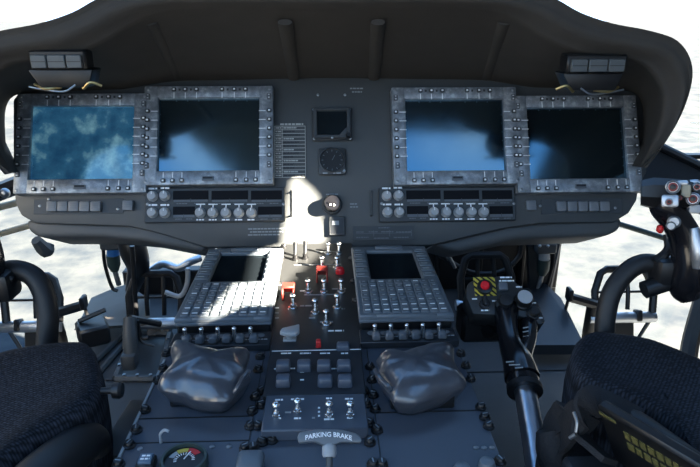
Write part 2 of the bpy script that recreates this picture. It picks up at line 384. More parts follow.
# ------------------------------------------------------------------ display control panels
fp = thing('display_control_panel', 'grey panel of round knobs and black windows under the second display from left', 'control panel', None, 'display control panels')
u, v, w, h = PAN.rect(145, 188, 285, 222, .01); fu, fv = u, v
def FL(x, y): a, c = PAN.uv(x, y, .012); return a-fu, c-fv
b = MB(); b.box((0, 0, .006), (w, h, .012), .0015, 0)
wins = [(173, 190.5, 208.5, 200), (211.5, 190.5, 248, 200), (251, 190.5, 282, 200), (173, 206.5, 195, 215), (258, 206.5, 282, 215)]
for (x0, y0, x1, y1) in wins:
    p0, p1 = FL(x0, y1), FL(x1, y0); c = ((p0[0]+p1[0])/2, (p0[1]+p1[1])/2); d = (p1[0]-p0[0], p1[1]-p0[1])
    b.box((c[0], c[1]-.010, .0125), (d[0]*.96, .0065, .0010), 0, 3)
    b.box((c[0], c[1]-.010, .0130), (.0010, .0065, .0010), 0, 0)
    dashes(b, c[0]-d[0]*.4, c[0]-d[0]*.1, c[1]-.0165, .0018, .0122, 2, int(x0)); dashes(b, c[0]+d[0]*.1, c[0]+d[0]*.4, c[1]-.0165, .0018, .0122, 2, int(x1))
kn = [(153, 196.5), (165, 196), (153, 213), (165, 213)]; kn2 = [(200.5, 213), (213, 213), (226, 213), (239, 213), (251.5, 213)]
for x, y in kn:
    p = FL(x, y); dashes(b, p[0]-.009, p[0]+.008, p[1]+.0160, .0034, .0122, 1, int(x*y))
for x, y in kn2:
    p = FL(x, y); b.box((p[0], p[1]+.0175, .0122), (.018, .0022, .0006), 0, 1); b.box((p[0], p[1]+.014, .0122), (.0022, .007, .0006), 0, 1)
    dashes(b, p[0]-.008, p[0]+.007, p[1]-.0135, .0028, .0122, 1, int(x))
b.build('face_plate', ['panel2', 'white', 'faint', 'key'], fp)
for (x0, y0, x1, y1) in wins:
    p0, p1 = FL(x0, y1), FL(x1, y0); c = ((p0[0]+p1[0])/2, (p0[1]+p1[1])/2); d = (p1[0]-p0[0], p1[1]-p0[1])
    MB().box((c[0], c[1], .0125), (d[0], d[1], .0015), .0003).build('readout_window', 'readout', fp)
for x, y in kn+kn2: link('rotary_knob', DKNOB, fp, Tr(*FL(x, y), .012))
for x, y in ((147.5, 204), (283.5, 204)): link('screw', SCREW, fp, Tr(*FL(x, y), .0115))
fp.matrix_world = PAN.T(fu, fv)
u, v, w, h = PAN.rect(377, 187.5, 517, 221.5, .01)
copy_tree(fp, PAN.T(u, v), 'grey panel of round knobs and black windows under the third display from left')

# ------------------------------------------------------------------ centre instruments
u, v, w, h = PAN.rect(312, 107.5, 352, 140.5, .008)
t = thing('standby_display', 'small square standby screen in a grey frame near the top centre of the panel', 'instrument', PAN.T(u, v))
b = MB().box((0, 0, .004), (w, h, .008), .002, 0)
z = .012
for c, d in (((-.034, 0, z), (.008, .062, .008)), ((.034, 0, z), (.008, .062, .008)), ((0, .029, z), (.074, .006, .008)), ((0, -.028, z), (.074, .008, .008))): b.box(c, d, .0015, 0)
b.prism([(.030, -.025), (.030, -.008), (.014, -.025)], .008, .016, .0008, 0)
b.build('housing', 'panel2', t); MB().box((0, .001, .0085), (.062, .054, .002), 0).build('screen', 'screen2', t)
b = MB().lathe([(.0055, .014), (.0055, .024), (.0045, .026)], 14); b.bm.transform(Tr(.033, -.027, 0)); b.build('knob', 'black', t)
for x, y in ((-1, 1), (1, 1), (-1, -1), (1, -1), (0, -1)): link('screw', SCREW, t, Tr(x*(w/2-.004) , y*(h/2-.004), .0155 if x == 0 else .008))
u, v, w, h = PAN.rect(318, 147, 346, 174, .008)
t = thing('clock', 'round black clock dial in a square case below the small standby screen', 'clock', PAN.T(u, v))
b = MB().box((0, -.002, .005), (w, h, .010), .006, 0, seg=2)
n = 32
b.lathe([(.0255, .008), (.0265, .014), (.0245, .015), (.0235, .0125), (.0235, .0105)], n, 0)
for i, (xa, xb) in enumerate(((-.019, -.009), (.002, .018))): dashes(b, xa, xb, -.0265, .003, .0103, 1, i)
b.build('case', ['panel2', 'pale'], t)
b = MB().lathe([(.0235, .010), (.0230, .0115), (.0005, .0118)], n, 0)
for i in range(12):
    a = i*PI/6; b.box((.0195*math.sin(a), .0195*math.cos(a), .0119), (.0012, .004, .0005), 0, 1, Matrix.Rotation(-a, 3, 'Z'))
b.box((.003, .005, .0122), (.0012, .012, .0005), 0, 1, Matrix.Rotation(-.5, 3, 'Z')); b.build('dial', ['black', 'faint'], t)
b = MB().lathe([(.003, .010), (.003, .018)], 10); b.bm.transform(Tr(.024, -.024)); b.build('winding_knob', 'steel', t)
# placard of limits
u, v, w, h = PAN.rect(274, 123, 306, 178, .001)
t = thing('limits_placard', 'tall grey placard ruled in rows left of the small standby screen', 'placard', PAN.T(u, v))
b = MB().box((0, 0, .0010), (w, h, .0016), .0003, 0)
nr = 14
for i in range(nr+1):
    y = h*.44-h*.93*i/nr; b.box((0, y, .0019), (w*.96, .0010, .0003), 0, 1)
    if i < nr:
        dashes(b, -w*.45, -w*.27, y-.0036, .0024, .0019, 1, i); dashes(b, -w*.2, w*(.1+.34*random.random()), y-.0036, .0026, .0019, 2 if i % 3 else 1, i+40, .3)
for x in (-.48, -.24, .48): b.box((w*x, -.02*h, .0019), (.0010, h*.93, .0003), 0, 1)
dashes(b, -w*.3, w*.42, h*.475, .0034, .0019, 1, 99); b.build('plate', ['panel', 'legendpale', 'console2'], t)
u, v, w, h = PAN.rect(353, 226, 414, 240.5, .001)
t = thing('wiring_placard', 'thin dark placard with a printed line diagram below the right knob panel', 'placard', PAN.T(u, v))
b = MB().box((0, 0, .001), (w, h, .002), .0003, 0)
for i, (xa, xb, yy) in enumerate([(-.055, -.04, .003), (-.03, -.012, .003), (-.005, .02, .003), (.025, .056, .002), (-.055, -.03, -.008), (-.02, .01, -.010), (.02, .05, -.009), (-.01, .012, .011)]): dashes(b, xa, xb, yy, .0022, .0022, 1, i)
b.box((0, 0, .0022), (.11, .0008, .0004), 0, 1)
for x in (-.02, .012, .056): b.box((x, 0, .0022), (.0008, .013, .0004), 0, 1)
b.build('plate', ['panel2', 'faint'], t)

# ================================================================== HOOD
# right half measured, mirrored about the panel centre line
YL, YI = 1.0, 1.02
def aty(x, y, Y):
    d = ray(x, y); return CAM + d*((Y-CAM.y)/d.y)
lipo = [(331, -12), (420, -12), (500, -11), (548, -2), (580, 14), (612, 24), (648, 31), (676, 41), (690, 62), (689, 88), (676, 122), (656, 150), (640, 167)]
lipi = [(331, 13), (420, 12), (490, 15), (520, 25), (545, 40), (575, 53), (610, 58), (638, 64), (654, 78), (662, 98), (659, 122), (650, 146), (641, 163)]
root = [(331, 78), (420, 79), (480, 80), (505, 83), (530, 87), (560, 88), (590, 89), (615, 90), (634, 93), (642, 106), (643, 130), (642, 150), (640, 167)]
Lo = [aty(*p, YL) for p in lipo]; Li = [aty(*p, YI) for p in lipi]; Ro = [PAN.w(x, y, .002) for x, y in root]
def section(k):
    o, i, r = Lo[k], Li[k], Ro[k]
    back = V((r.x + (o.x-i.x)*.9, r.y+.02, r.z+(o.z-i.z)*.9)) if k else V((r.x, r.y+.02, r.z+(o.z-i.z)))
    # outer skin far -> lip nose -> underside -> panel
    nose = (o+i)/2 + V((0, -.022, 0))
    pts = [back, back.lerp(o, .5), o, o.lerp(nose, .6)+(o-i)*.10, nose, i.lerp(nose, .5)-(o-i)*.06, i, i.lerp(r, .35), i.lerp(r, .7), r]
    return pts
secs = [section(k) for k in range(len(Lo))]
def mir(p): return V((2*CX-p.x, p.y, p.z))
full = [[mir(p) for p in s] for s in secs[:0:-1]] + secs
# smooth along the length
cols = [cr([s[j] for s in full], 5) for j in range(10)]
rings = [cr([c[k] for c in cols], 3) for k in range(len(cols[0]))]
hood = thing('glareshield', 'wide dark grey padded glareshield hood with thick rounded lip over the panel', 'glareshield', Matrix.Translation(Ro[0]))
INV = Matrix.Translation(-Ro[0])
b = MB().loft(rings); b.bm.transform(INV); b.build('hood_shell', 'hood', hood, smooth=60)
for xa, xb in ((176, 150), (292, 285), (372, 378), (484, 505)):
    p0, p1 = PAN.w(xa+2, 79, .004), aty(xb, 22, 1.035)
    b = MB().tube([p0+V((0, -.003, .002)), p0.lerp(p1, .5)+V((0, 0, .002)), p1], .0055, 8, sx=2.2); b.bm.transform(INV); b.build('rib', 'hood', hood)

# flood light boxes under the hood
def hoodbox(x0, y0, x1, y1, name, label, flip):
    YH = .995; c = aty((x0+x1)/2, (y0+y1)/2, YH); w = (aty(x1, y0, YH)-aty(x0, y0, YH)).x
    F = Frame(c, (1, 0, 0), (0, 0, 1)); t = thing(name, label, 'light', F.M, 'hood light boxes')
    b = MB().box((0, .003, -.018), (w, .030, .036), .003, 0)
    b.prism([(-.052, -.012), (.050, -.012), (.040, -.040), (-.036, -.040)], -.05, -.006, .003, 0)
    b.build('body', ['black'], t)
    for x, ww in ((-w*.31, w*.27), (0, w*.31), (w*.31, w*.27)):
        b = MB().box((x, .001, .002), (ww, .020, .008), .0012, 0); b.box((x, .001, .0062), (ww*.9, .0012, .0006), 0, 1); b.build('lamp_lens', ['lens', 'black'], t)
    b = MB().tube([(flip*.05, -.036, -.02), (flip*.03, -.042, -.01), (flip*.005, -.040, -.012)], .0025, 8); b.tube([(-flip*.03, -.042, -.01), (-flip*.045, -.032, -.005), (-flip*.060, -.038, -.01)], .0025, 8)
    b.tube([(-flip*.02, -.036, -.006), (0, -.046, -.004), (flip*.04, -.043, -.015), (flip*.06, -.040, -.02)], .0016, 8, 1)
    b.build('wiring', ['brass', 'steel'], t); return t
hoodbox(29, 54, 86, 70, 'hood_light', 'black box lamp with three lens panels under the hood above the leftmost display', -1)
hoodbox(567, 58, 627, 74, 'hood_light', 'black box lamp with three lens panels under the hood above the rightmost display', 1)

# ================================================================== PEDESTAL
HWc = .226
ped = thing('centre_pedestal', 'broad slate grey centre pedestal running back from the instrument panel', 'pedestal', CON.M)
v1 = CON.uv(331, 246)[1]; v0 = -.30
xl = CON.uv(140, 410)[0]; xr = CON.uv(484, 412)[0]
b = MB().prism([(xl, v0), (xr, v0), (xr, v1), (xl, v1)], -ZC+.001, 0, .004, 0)
sv_ = CON.uv(200, 417.5)[1]
ci0, ci1 = CON.uv(251, 430)[0], CON.uv(377, 430)[0]
for xx in (ci0, ci1): b.box((xx, -.02, .0002), (.0012, .30, .0010), 0, 1)
for x0, x1 in ((xl, ci0), (ci1, xr)): b.box(((x0+x1)/2, sv_, .0002), (x1-x0, .0014, .0010), 0, 1)
yb_ = CON.uv(180, 446)[1]
b.box(((xl+ci0)/2, yb_+.006, .0002), (ci0-xl, .0012, .0010), 0, 1)
b.box((xl+.002, -.02, .0006), (.003, .22, .003), 0, 2); 
b.build('pedestal_body', ['console', 'black', 'pale'], ped)
fast = [(166, 352), (163, 367), (157, 379), (145, 408), (136, 428), (129, 443), (118, 462), (260, 355), (258, 368), (261, 389), (261, 403), (252, 409), (250, 424), (258, 424), (245, 446), (253, 446), (461, 352), (466, 364), (471, 377), (481, 405), (485, 415), (489, 424), (500, 459), (370, 365), (372, 378), (364, 389), (366, 402), (375, 407), (369, 421), (377, 428), (370, 440), (373, 462), (382, 462), (262, 440), (272, 438), (255, 395), (373, 393)]
for x, y in fast: link('fastener', FAST, ped, CON.M.inverted() @ CON.T(*CON.uv(x, y, .004), 0) @ Matrix.Rotation(random.random()*3, 4, 'Z'))
for x, y in [(140, 449), (212, 447), (229, 447), (476, 448), (484, 448), (492, 448)]: link('screw', SCREW, ped, Tr(*CON.uv(x, y), 0))

# ------------------------------------------------------------------ control display units
HC = .03
u, v, w, h = CON.rect(174, 250, 271, 319, HC)
wB = CON.uv(271, 319, HC)[0]-CON.uv(174, 319, HC)[0]; vB = CON.uv(220, 319, HC)[1]; vT = CON.uv(240, 249, HC)[1]; hB = vT-vB
cdu = thing('control_display_unit', 'grey keypad unit with small dark screen left of the toggle switches, crossed by sunlight', 'keypad unit', None, 'keypad units')
scx, scy = .004, hB/2-.075
su0, sv0 = CON.uv(209, 282, HC); su1, sv1 = CON.uv(258, 253, HC)
cu = (CON.uv(174, 319, HC)[0]+CON.uv(271, 319, HC)[0])/2; cv = (vB+vT)/2
ssh = sv1-sv0; ssw = .082; scy = (sv0+sv1)/2-cv; scx = 0
b = MB()
top = .03
b.box((0, .001, .010), (wB-.004, hB-.006, .020), .002, 1); b.box((0, 0, .0215), (wB, hB, .005), .001, 0)
ky0 = scy-ssh/2; ky1 = scy+ssh/2; sdw = (wB-ssw)/2
b.box((-wB/2+sdw/2, 0, .027), (sdw, hB, .008), .002, 0); b.box((wB/2-sdw/2, 0, .027), (sdw, hB, .008), .002, 0)
b.box((0, (ky1+hB/2)/2, .027), (ssw+.006, hB/2-ky1, .008), .002, 0); b.box((0, (ky0-hB/2)/2, .027), (ssw+.006, ky0+hB/2, .008), .002, 0)
b.box((0, ky1+(hB/2-ky1)*.5, .0325), (ssw*.6, .010, .006), .002, 0)
b.build('case', ['cdu', 'black'], cdu)
MB().box((0, scy, .0245), (ssw+.002, ssh+.002, .002), 0).build('screen', 'screen2', cdu)
kb_h = ky0+hB/2; rows, colsn = 7, 9
kw, kh = (wB-.012)/colsn, (kb_h-.012)/rows
b = MB().box((0, 0, .0002), (kw*.86, kh*.84, .0030), .0010, 0); b.box((0, kh*.06, .0019), (kw*.30, kh*.16, .0005), 0, 1); CKEY = mesh_of(b, 'key', ['cdu', 'pale'])
b = MB().box((0, 0, .0002), (kw*.86, kh*.84, .0030), .0010, 0); b.box((0, 0, .0019), (kw*.55, kh*.14, .0005), 0, 1); CKEY2 = mesh_of(b, 'key', ['cdu', 'white'])
for r in range(rows):
    for c in range(colsn):
        link('key', CKEY2 if (r+c*3) % 4 == 0 or r < 2 else CKEY, cdu, Tr(-wB/2+.006+kw*(c+.5), -hB/2+.006+kh*(r+.5), .031))
b = MB().box((0, 0, .0002), (.020, .014, .0034), .0012, 0); b.box((-.002, .001, .0022), (.011, .0032, .0005), 0, 1); LKEY = mesh_of(b, 'line_key', ['cdu', 'pale'])
for i in range(6):
    for sgn in (-1, 1): link('line_key', LKEY, cdu, Tr(sgn*(wB/2-sdw/2), ky0+.014+(ssh-.016)*i/5, .031))
cdu.matrix_world = CON.T(cu, cv)
cu2 = (CON.uv(361, 319, HC)[0]+CON.uv(455, 319, HC)[0])/2
copy_tree(cdu, CON.T(cu2, cv), 'grey keypad unit with small dark screen right of the toggle switches, in shade')

# ------------------------------------------------------------------ intercom panels below the keypads
ic = thing('intercom_panel', 'black strip of small grey knobs between left keypad unit and left vinyl cover', 'control panel', None, 'intercom panels')
vi0, vi1 = CON.uv(220, 352)[1], vB-.001
b = MB().box((0, 0, .005), (wB, vi1-vi0, .010), .001, 0)
for i in range(7): b.lathe([(.0048, .010), (.0055, .0108), (.0036, .0112)], 14, 1, Tr(-wB/2+.016+i*(wB-.03)/6, (vi1-vi0)/2-.012, 0))
for i in range(5): dashes(b, -wB/2+.02+i*.024, -wB/2+.034+i*.024, -.004, .0022, .0103, 2, i)
b.build('face_plate', ['console2', 'faint', 'pale'], ic)
b = MB().box((0, 0, .005), (.0125, .015, .010), .002, 0, top=.8); ICK = mesh_of(b, 'volume_knob', ['key'])
for i in range(6): link('volume_knob', ICK, ic, Tr(-wB/2+.022+i*(wB-.044)/5, (vi1-vi0)/2-.026, .010))
b = MB().cyl((0, 0, 0), (0, .004, .016), .0022, .0030, 10); b.sph((0, .004, .017), .0034); ICT = mesh_of(b, 'toggle_lever', ['toggle'])
for i in range(5): link('toggle_lever', ICT, ic, Tr(-wB/2+.020+i*.022, -.008, .010))
ic.matrix_world = CON.T(cu, (vi0+vi1)/2)
copy_tree(ic, CON.T(cu2, (vi0+vi1)/2), 'black strip of small grey knobs between right keypad unit and right vinyl cover')

# ------------------------------------------------------------------ engine switch panel
vs0, vs1 = CON.uv(318, 349)[1], v1-.002
sx0, sx1 = CON.uv(265, 334)[0], CON.uv(363, 334)[0]
sw_ = thing('engine_switch_panel', 'black panel of upright metal toggle switches, red guards and red cap between the keypad units', 'switch panel', CON.T((sx0+sx1)/2, (vs0+vs1)/2))
su, svv = (sx0+sx1)/2, (vs0+vs1)/2
def SL(x, y, h=.006): a, c = CON.uv(x, y, h); return a-su, c-svv
b = MB().box((0, 0, .003), (sx1-sx0-.002, vs1-vs0, .006), .001, 0)
def hline(xa, xb, y, th=.0016, m=1):
    p, q = SL(xa, y), SL(xb, y); b.box(((p[0]+q[0])/2, p[1], .0062), (q[0]-p[0], th, .0006), 0, m)
hline(294, 341, 265); hline(304, 334, 295, .0025); hline(316, 341, 252, .0014)
for i, (xa, xb, y) in enumerate([(300, 312, 291), (278, 284, 285), (332, 346, 289), (275, 279, 308), (275, 279, 313), (275, 279, 318), (288, 296, 309), (334, 345, 309), (320, 333, 322), (322, 330, 326), (309, 315, 318), (284, 299, 331), (328, 344, 331), (300, 318, 306)]):
    p, q = SL(xa, y), SL(xb, y); dashes(b, p[0], q[0], p[1], .0035, .0062, 1 if i % 3 else 2, i)
b.build('face_plate', ['switchface', 'pale', 'white'], sw_)
b = MB().lathe([(.0072, 0), (.0072, .003), (.0050, .0035), (.0050, .008)], 12)
b.cyl((0, 0, .006), (0, .004, .018), .0026, .0036, 10); b.sph((0, .0042, .0195), .0047); TOG = mesh_of(b, 'toggle_switch', ['toggle'])
b = MB().lathe([(.0065, 0), (.0065, .003), (.0045, .0035), (.0045, .010)], 12); b.cyl((0, 0, .007), (.001, .010, .030), .0030, .0044, 10); TOGD = mesh_of(b, 'toggle_switch', ['black'])
# positions are those of the lever tips
for x, y in [(328, 244), (339, 244), (308, 281), (324, 281), (341, 281), (293, 296), (315, 301), (337, 296), (326, 312), (322, 258), (337, 258)]:
    a, c = CON.uv(x, y, .025); link('toggle_switch', TOG, sw_, Tr(a-su, c-svv-.005, .006))
for x, y in [(295, 243), (305, 242)]:
    a, c = CON.uv(x, y, .034); link('toggle_switch', TOGD, sw_, Tr(a-su, min(c-svv-.012, (vs1-vs0)/2-.012), .006))
b = MB()
for sx in (-.0085, .0085): b.box((sx, 0, .009), (.0028, .026, .018), .001)
b.box((0, .004, .0190), (.0200, .018, .004), .0015); b.box((0, .011, .012), (.020, .004, .014), .001)
GUARD = mesh_of(b, 'switch_guard', ['guard'])
for x, y in [(322, 269), (288, 286)]:
    a, c = CON.uv(x, y, .026); link('switch_guard', GUARD, sw_, Tr(a-su, c-svv, .006))
a, c = CON.uv(340, 270, .012); b = MB().lathe([(.0078, 0), (.0078, .006), (.0062, .010), (.002, .012)], 16); b.build('warning_lamp', 'redlamp', sw_, Tr(a-su, c-svv, .006))
a, c = CON.uv(318, 325, .02)
# lever with flag head
a, c = CON.uv(290, 337, .008); b = MB().cyl((0, 0, 0), (0, .004, .015), .005, .004, 12); b.box((0, 0, .002), (.018, .010, .004), .001)
b.prism([(-.013, -.006), (-.010, .004), (.013, .014), (.014, -.004), (.010, -.012), (-.004, -.011)], .012, .018, .0015); b.build('flag_lever', 'knob', sw_, Tr(a-su, c-svv-.006, .006))
for i, (x, y) in enumerate([(272, 250), (271, 262), (268, 285), (358, 262), (360, 285), (363, 305), (270, 300)]):
    a, c = CON.uv(x, y); link('fastener', FAST, sw_, Tr(max(min(a-su, (sx1-sx0)/2-.006), -(sx1-sx0)/2+.006), c-svv, .005))

# ------------------------------------------------------------------ flight control panel
fx0, fx1 = CON.uv(258, 393, .008)[0], CON.uv(371, 393, .008)[0]; fv0, fv1 = CON.uv(318, 395, .01)[1], vs0-.001
fc = thing('flight_control_panel', 'dark panel of seven square push buttons between the two vinyl covers', 'switch panel', CON.T((fx0+fx1)/2, (fv0+fv1)/2))
su, svv = (fx0+fx1)/2, (fv0+fv1)/2
b = MB().box((0, 0, .005), (fx1-fx0-.012, fv1-fv0-.002, .010), .0012, 0)
def lineset(lst, z=.0102, hh=.0024):
    for i, (xa, xb, y, m) in enumerate(lst):
        p, q = CON.uv(xa, y, .01), CON.uv(xb, y, .01); dashes(b, p[0]-su, q[0]-su, p[1]-svv, hh, z, m, i, .35)
lineset([(281, 291, 353.5, 1), (300, 311, 353.5, 1), (320, 330, 353.5, 1), (341, 348, 353.5, 1), (274, 295, 369, 1), (324, 346, 369, 1), (300, 304, 372, 1), (300, 304, 380, 1), (280, 286, 387.5, 2), (342, 349, 387.5, 2)])
p, q = CON.uv(272, 351.3, .01), CON.uv(361, 351.3, .01); b.box(((p[0]+q[0])/2-su, p[1]-svv, .0103), (q[0]-p[0], .0012, .0006), 0, 1)
p, q = CON.uv(256, 395, .01), CON.uv(374, 395, .01)
b.build('face_plate', ['console2', 'white', 'faint'], fc)
b = MB().box((0, 0, .005), (.0185, .0165, .012), .0025, 0, seg=2, top=.88); SQB = mesh_of(b, 'square_button', ['bluebtn'])
for x, y in [(283, 362), (304, 362), (324, 362), (344, 362), (283, 377), (325, 377), (345, 377)]:
    a, c = CON.uv(x, y, .02); link('square_button', SQB, fc, Tr(a-su, c-svv, .010))
esu, esv = (sx0+sx1)/2, (vs0+vs1)/2
a, c = CON.uv(343, 344, .016); link('square_button', SQB, sw_, Tr(a-esu, c-esv, .006))
a, c = CON.uv(318.5, 342, .016); b = MB().box((0, 0, .007), (.0075, .010, .016), .0015, 0, seg=2, top=.9); b.build('red_cap', 'red', sw_, Tr(a-esu, c-esv, .004))
# ------------------------------------------------------------------ lower toggle panel
lv0, lv1 = CON.uv(318, 431, .012)[1], fv0-.004
lx0, lx1 = CON.uv(260, 425, .012)[0], CON.uv(370, 425, .012)[0]
lt = thing('lower_toggle_panel', 'dark panel with four bat toggles just ahead of the parking brake handle', 'switch panel', CON.T((lx0+lx1)/2, (lv0+lv1)/2))
su, svv = (lx0+lx1)/2, (lv0+lv1)/2
b = MB().box((0, 0, .007), (lx1-lx0-.004, lv1-lv0, .014), .0015, 0)
for i, (xa, xb, y, m) in enumerate([(274, 281, 418.5, 1), (294, 301, 418.5, 1), (325, 333, 416, 1), (324, 334, 419.5, 1), (347, 353, 418, 1), (318, 320, 408, 1), (318, 320, 412, 1), (318, 320, 416, 1), (285, 291, 412.5, 2), (345, 353, 399, 1), (275, 283, 400, 1), (326, 332, 398.5, 1), (291, 304, 399.5, 1), (312, 315, 418, 2)]):
    p, q = CON.uv(xa, y, .014), CON.uv(xb, y, .014); dashes(b, p[0]-su, q[0]-su, p[1]-svv, .0024, .0142, m, i+7, .35)
b.build('face_plate', ['console', 'white', 'pale'], lt)
b = MB().lathe([(.0046, 0), (.0046, .003), (.0036, .0035), (.0036, .006)], 12)
b.cyl((0, 0, .004), (0, .003, .011), .0022, .0034, 10); b.sph((0, .0033, .0125), .0046); TOG2 = mesh_of(b, 'toggle_switch', ['toggle'])
for x, y in [(276, 404), (297.5, 400), (329, 403), (350, 403)]:
    a, c = CON.uv(x, y, .027); link('toggle_switch', TOG2, lt, Tr(a-su, c-svv-.005, .014))

# ------------------------------------------------------------------ parking brake
Fb = Frame(at(329, 436, .60), (1, 0, 0), (0, .72, .69))
pk = thing('parking_brake_handle', 'dark T handle lettered PARKING BRAKE on a rod at the bottom centre of the pedestal', 'brake handle', Fb.M)
pts = [(-.0318, -.001, 0), (-.029, .004, 0), (-.012, .0062, 0), (.012, .0055, 0), (.028, .001, 0), (.0325, -.0035, 0), (.0325, -.0075, 0), (.028, -.0075, 0), (.012, -.0065, 0), (.006, -.009, 0), (-.006, -.009, 0), (-.014, -.0055, 0), (-.030, -.0065, 0)]
b = MB().prism([(p[0], p[1]) for p in pts], -.006, .006, .0022, 0, 2); b.build('grip', 'cdu', pk)
b = MB().lathe([(.0060, 0), (.0072, .003), (.0072, .009), (.0060, .012)], 16, 0, Tr(0, -.008, 0) @ Matrix.Rotation(PI/2, 4, 'X')); b.build('collar', 'knob', pk)
MB().cyl((0, -.014, 0), (0, -.075, -.012), .0034, n=12).build('rod', 'panel', pk)
me = text_mesh('PARKING BRAKE', .0062, .0003); me.materials.append(M['white'])
for vv in me.vertices: vv.co.y += -(vv.co.x-.002)**2*6.5 - vv.co.x*.06
link('lettering', me, pk, Tr(-.0005, .0005, .0064))

# ------------------------------------------------------------------ vinyl covers
def pillow(outline, hbase, htop, F, name, label, group, bumps):
    c = V((sum(p[0] for p in outline)/len(outline), sum(p[1] for p in outline)/len(outline), 0)); t = thing(name, label, 'cover', F.T(c.x, c.y, 0), group)
    loop = cr([V((p[0], p[1], 0)) for p in outline+[outline[0]]], 5)[:-1]
    b = MB(); rings = []
    prof = [(.80, 0), (.86, .15), (.93, .34), (1.0, .50), (1.0, .55), (.95, .66), (.88, .76), (.79, .85), (.66, .92), (.5, .96), (.3, .99), (.1, 1.0)]
    for s, z in prof:
        ring = []
        for p in loop:
            q = V(((p.x-c.x)*s, (p.y-c.y)*s, hbase+(htop-hbase)*z))
            n = mnoise.noise(V((q.x*26, q.y*26, z*1.2+bumps)))*.0026 + mnoise.noise(V((q.x*70+9, q.y*70, z*2+bumps)))*.0012
            ring.append(q + V((q.x, q.y, .02)).normalized()*n + V((0, 0, n*.9)))
        rings.append(ring)
    b.loft(rings, close=True, cap=True); o = b.build('vinyl_sheet', 'vinyl', t, smooth=70); return t, c
def oc(lst, h): return [CON.uv(x, y, h) for x, y in lst]
HP = .035
o1 = oc([(172, 341), (176, 340), (196, 346), (220, 351), (243, 347), (249, 348), (249, 354), (246, 364), (251, 371), (250, 375), (238, 387), (224, 396), (194, 394), (176, 388), (162, 386), (158, 381), (163, 373), (171, 359), (170, 348)], HP)
t, c = pillow(o1, .004, .048, CON, 'vinyl_cover', 'crumpled black vinyl cover left of the push button panel, sunlit on its left corner', 'vinyl covers', 0)
def seam(t, c, lst, h):
    b = MB().tube([V((*CON.uv(x, y, hh), hh))-c for (x, y), hh in zip(lst, h)], .0028, 8); b.build('piping', 'vinyl', t)
seam(t, c, [(249, 371), (243, 378), (237, 388), (232, 394)], (.042, .042, .036, .028))
MB().prism([(-.038, -.034), (.036, -.034), (.036, .03), (-.038, .03)], .0, .02, .003).build('base_box', 'black', t)
o2 = oc([(376, 354), (381, 351), (394, 354), (415, 349), (438, 342), (450, 340), (454, 343), (455, 354), (459, 364), (466, 376), (465, 381), (456, 385), (440, 390), (415, 397), (397, 396), (392, 394), (386, 385), (378, 375), (374, 369), (378, 362)], HP)
t, c = pillow(o2, .004, .048, CON, 'vinyl_cover', 'crumpled black vinyl cover right of the push button panel, pale blue sheen on top', 'vinyl covers', 4.3)
seam(t, c, [(375, 370), (380, 378), (388, 386), (394, 393)], (.040, .042, .038, .028))
MB().prism([(-.036, -.034), (.038, -.034), (.038, .03), (-.036, .03)], .0, .02, .003).build('base_box', 'black', t)

# ------------------------------------------------------------------ gauge, small switch, caps
u, v = CON.uv(184, 459, .008)
t = thing('pressure_gauge', 'round gauge with coloured arcs at the lower left of the pedestal', 'gauge', CON.T(u, v))
b = MB().lathe([(.0235, 0), (.0240, .006), (.0225, .0105), (.0200, .0105), (.0195, .006)], 32); b.build('case', 'greentube', t)
b = MB().lathe([(.0195, .004), (.0190, .0055), (.0004, .0056)], 28, 0)
def arc(a0, a1, r0, r1, m):
    n = 8
    for i in range(n):
        a, e = rad(a0+(a1-a0)*i/n), rad(a0+(a1-a0)*(i+1)/n)
        b.prism([(r0*math.cos(a), r0*math.sin(a)), (r1*math.cos(a), r1*math.sin(a)), (r1*math.cos(e), r1*math.sin(e)), (r0*math.cos(e), r0*math.sin(e))], .0056, .0060, 0, m)
arc(130, 165, .0115, .0165, 1); arc(85, 128, .0115, .0170, 2); arc(35, 83, .0115, .0175, 3)
for a in range(0, 200, 15): b.box((.009*math.cos(rad(a)), .009*math.sin(rad(a)), .0060), (.003, .0007, .0004), 0, 4, Matrix.Rotation(rad(a), 3, 'Z'))
b.box((.002, .006, .0064), (.0010, .012, .0006), 0, 4, Matrix.Rotation(-.4, 3, 'Z')); b.build('dial', ['black', 'knob', 'yellow', 'red', 'white'], t, Tr(0, 0, .0012))
u, v, w, h = CON.rect(138, 455, 154, 466, .008)
t = thing('annunciator_switch', 'small square annunciator switch with pale blue face left of the round gauge', 'switch', CON.T(u, v))
MB().box((0, 0, .004), (w*1.1, h*1.1, .010), .0015).build('frame', 'black', t)
b = MB().box((0, 0, .009), (w*.85, h*.85, .006), .001, 0); dashes(b, -w*.25, w*.25, .002, .002, .0122, 1, 3); dashes(b, -w*.28, w*.28, -.0025, .002, .0122, 1, 4)
mbt = mat('pale_blue_legend_face', (.09, .14, .20), .3, var=.1); M['legend'] = mbt; b.build('legend_face', ['legend', 'white'], t)
t = thing('cable_clamp', 'small bent metal clip standing beside the round gauge', 'clip', CON.T(*CON.uv(161, 443)))
MB().tube([(0, 0, 0), (0, .001, .010), (.004, .003, .014), (.009, .002, .013)], .0016, 8).build('wire_clip', 'knob', t)
u, v = CON.uv(250, 459, .012)
t = thing('blanking_cap', 'rounded rectangular grey cap on the pedestal left of the brake rod', 'cap', CON.T(u, v))
MB().box((0, 0, .007), (.027, .030, .014), .006, 0, seg=3).build('cover', 'cdu', t)
for i, (x, y, lab) in enumerate([(487, 464, 'small pale rounded cap at the lower right of the pedestal beside the chrome tube'), (462, 469, 'small pale rounded cap at the bottom edge of the pedestal, left of another')]):
    t = thing('blanking_cap', lab, 'cap', CON.T(*CON.uv(x, y, .006)), 'pale caps')
    MB().lathe([(.0085, 0), (.0085, .006), (.0070, .010), (.003, .0115)], 18).build('cover', 'cdu', t)

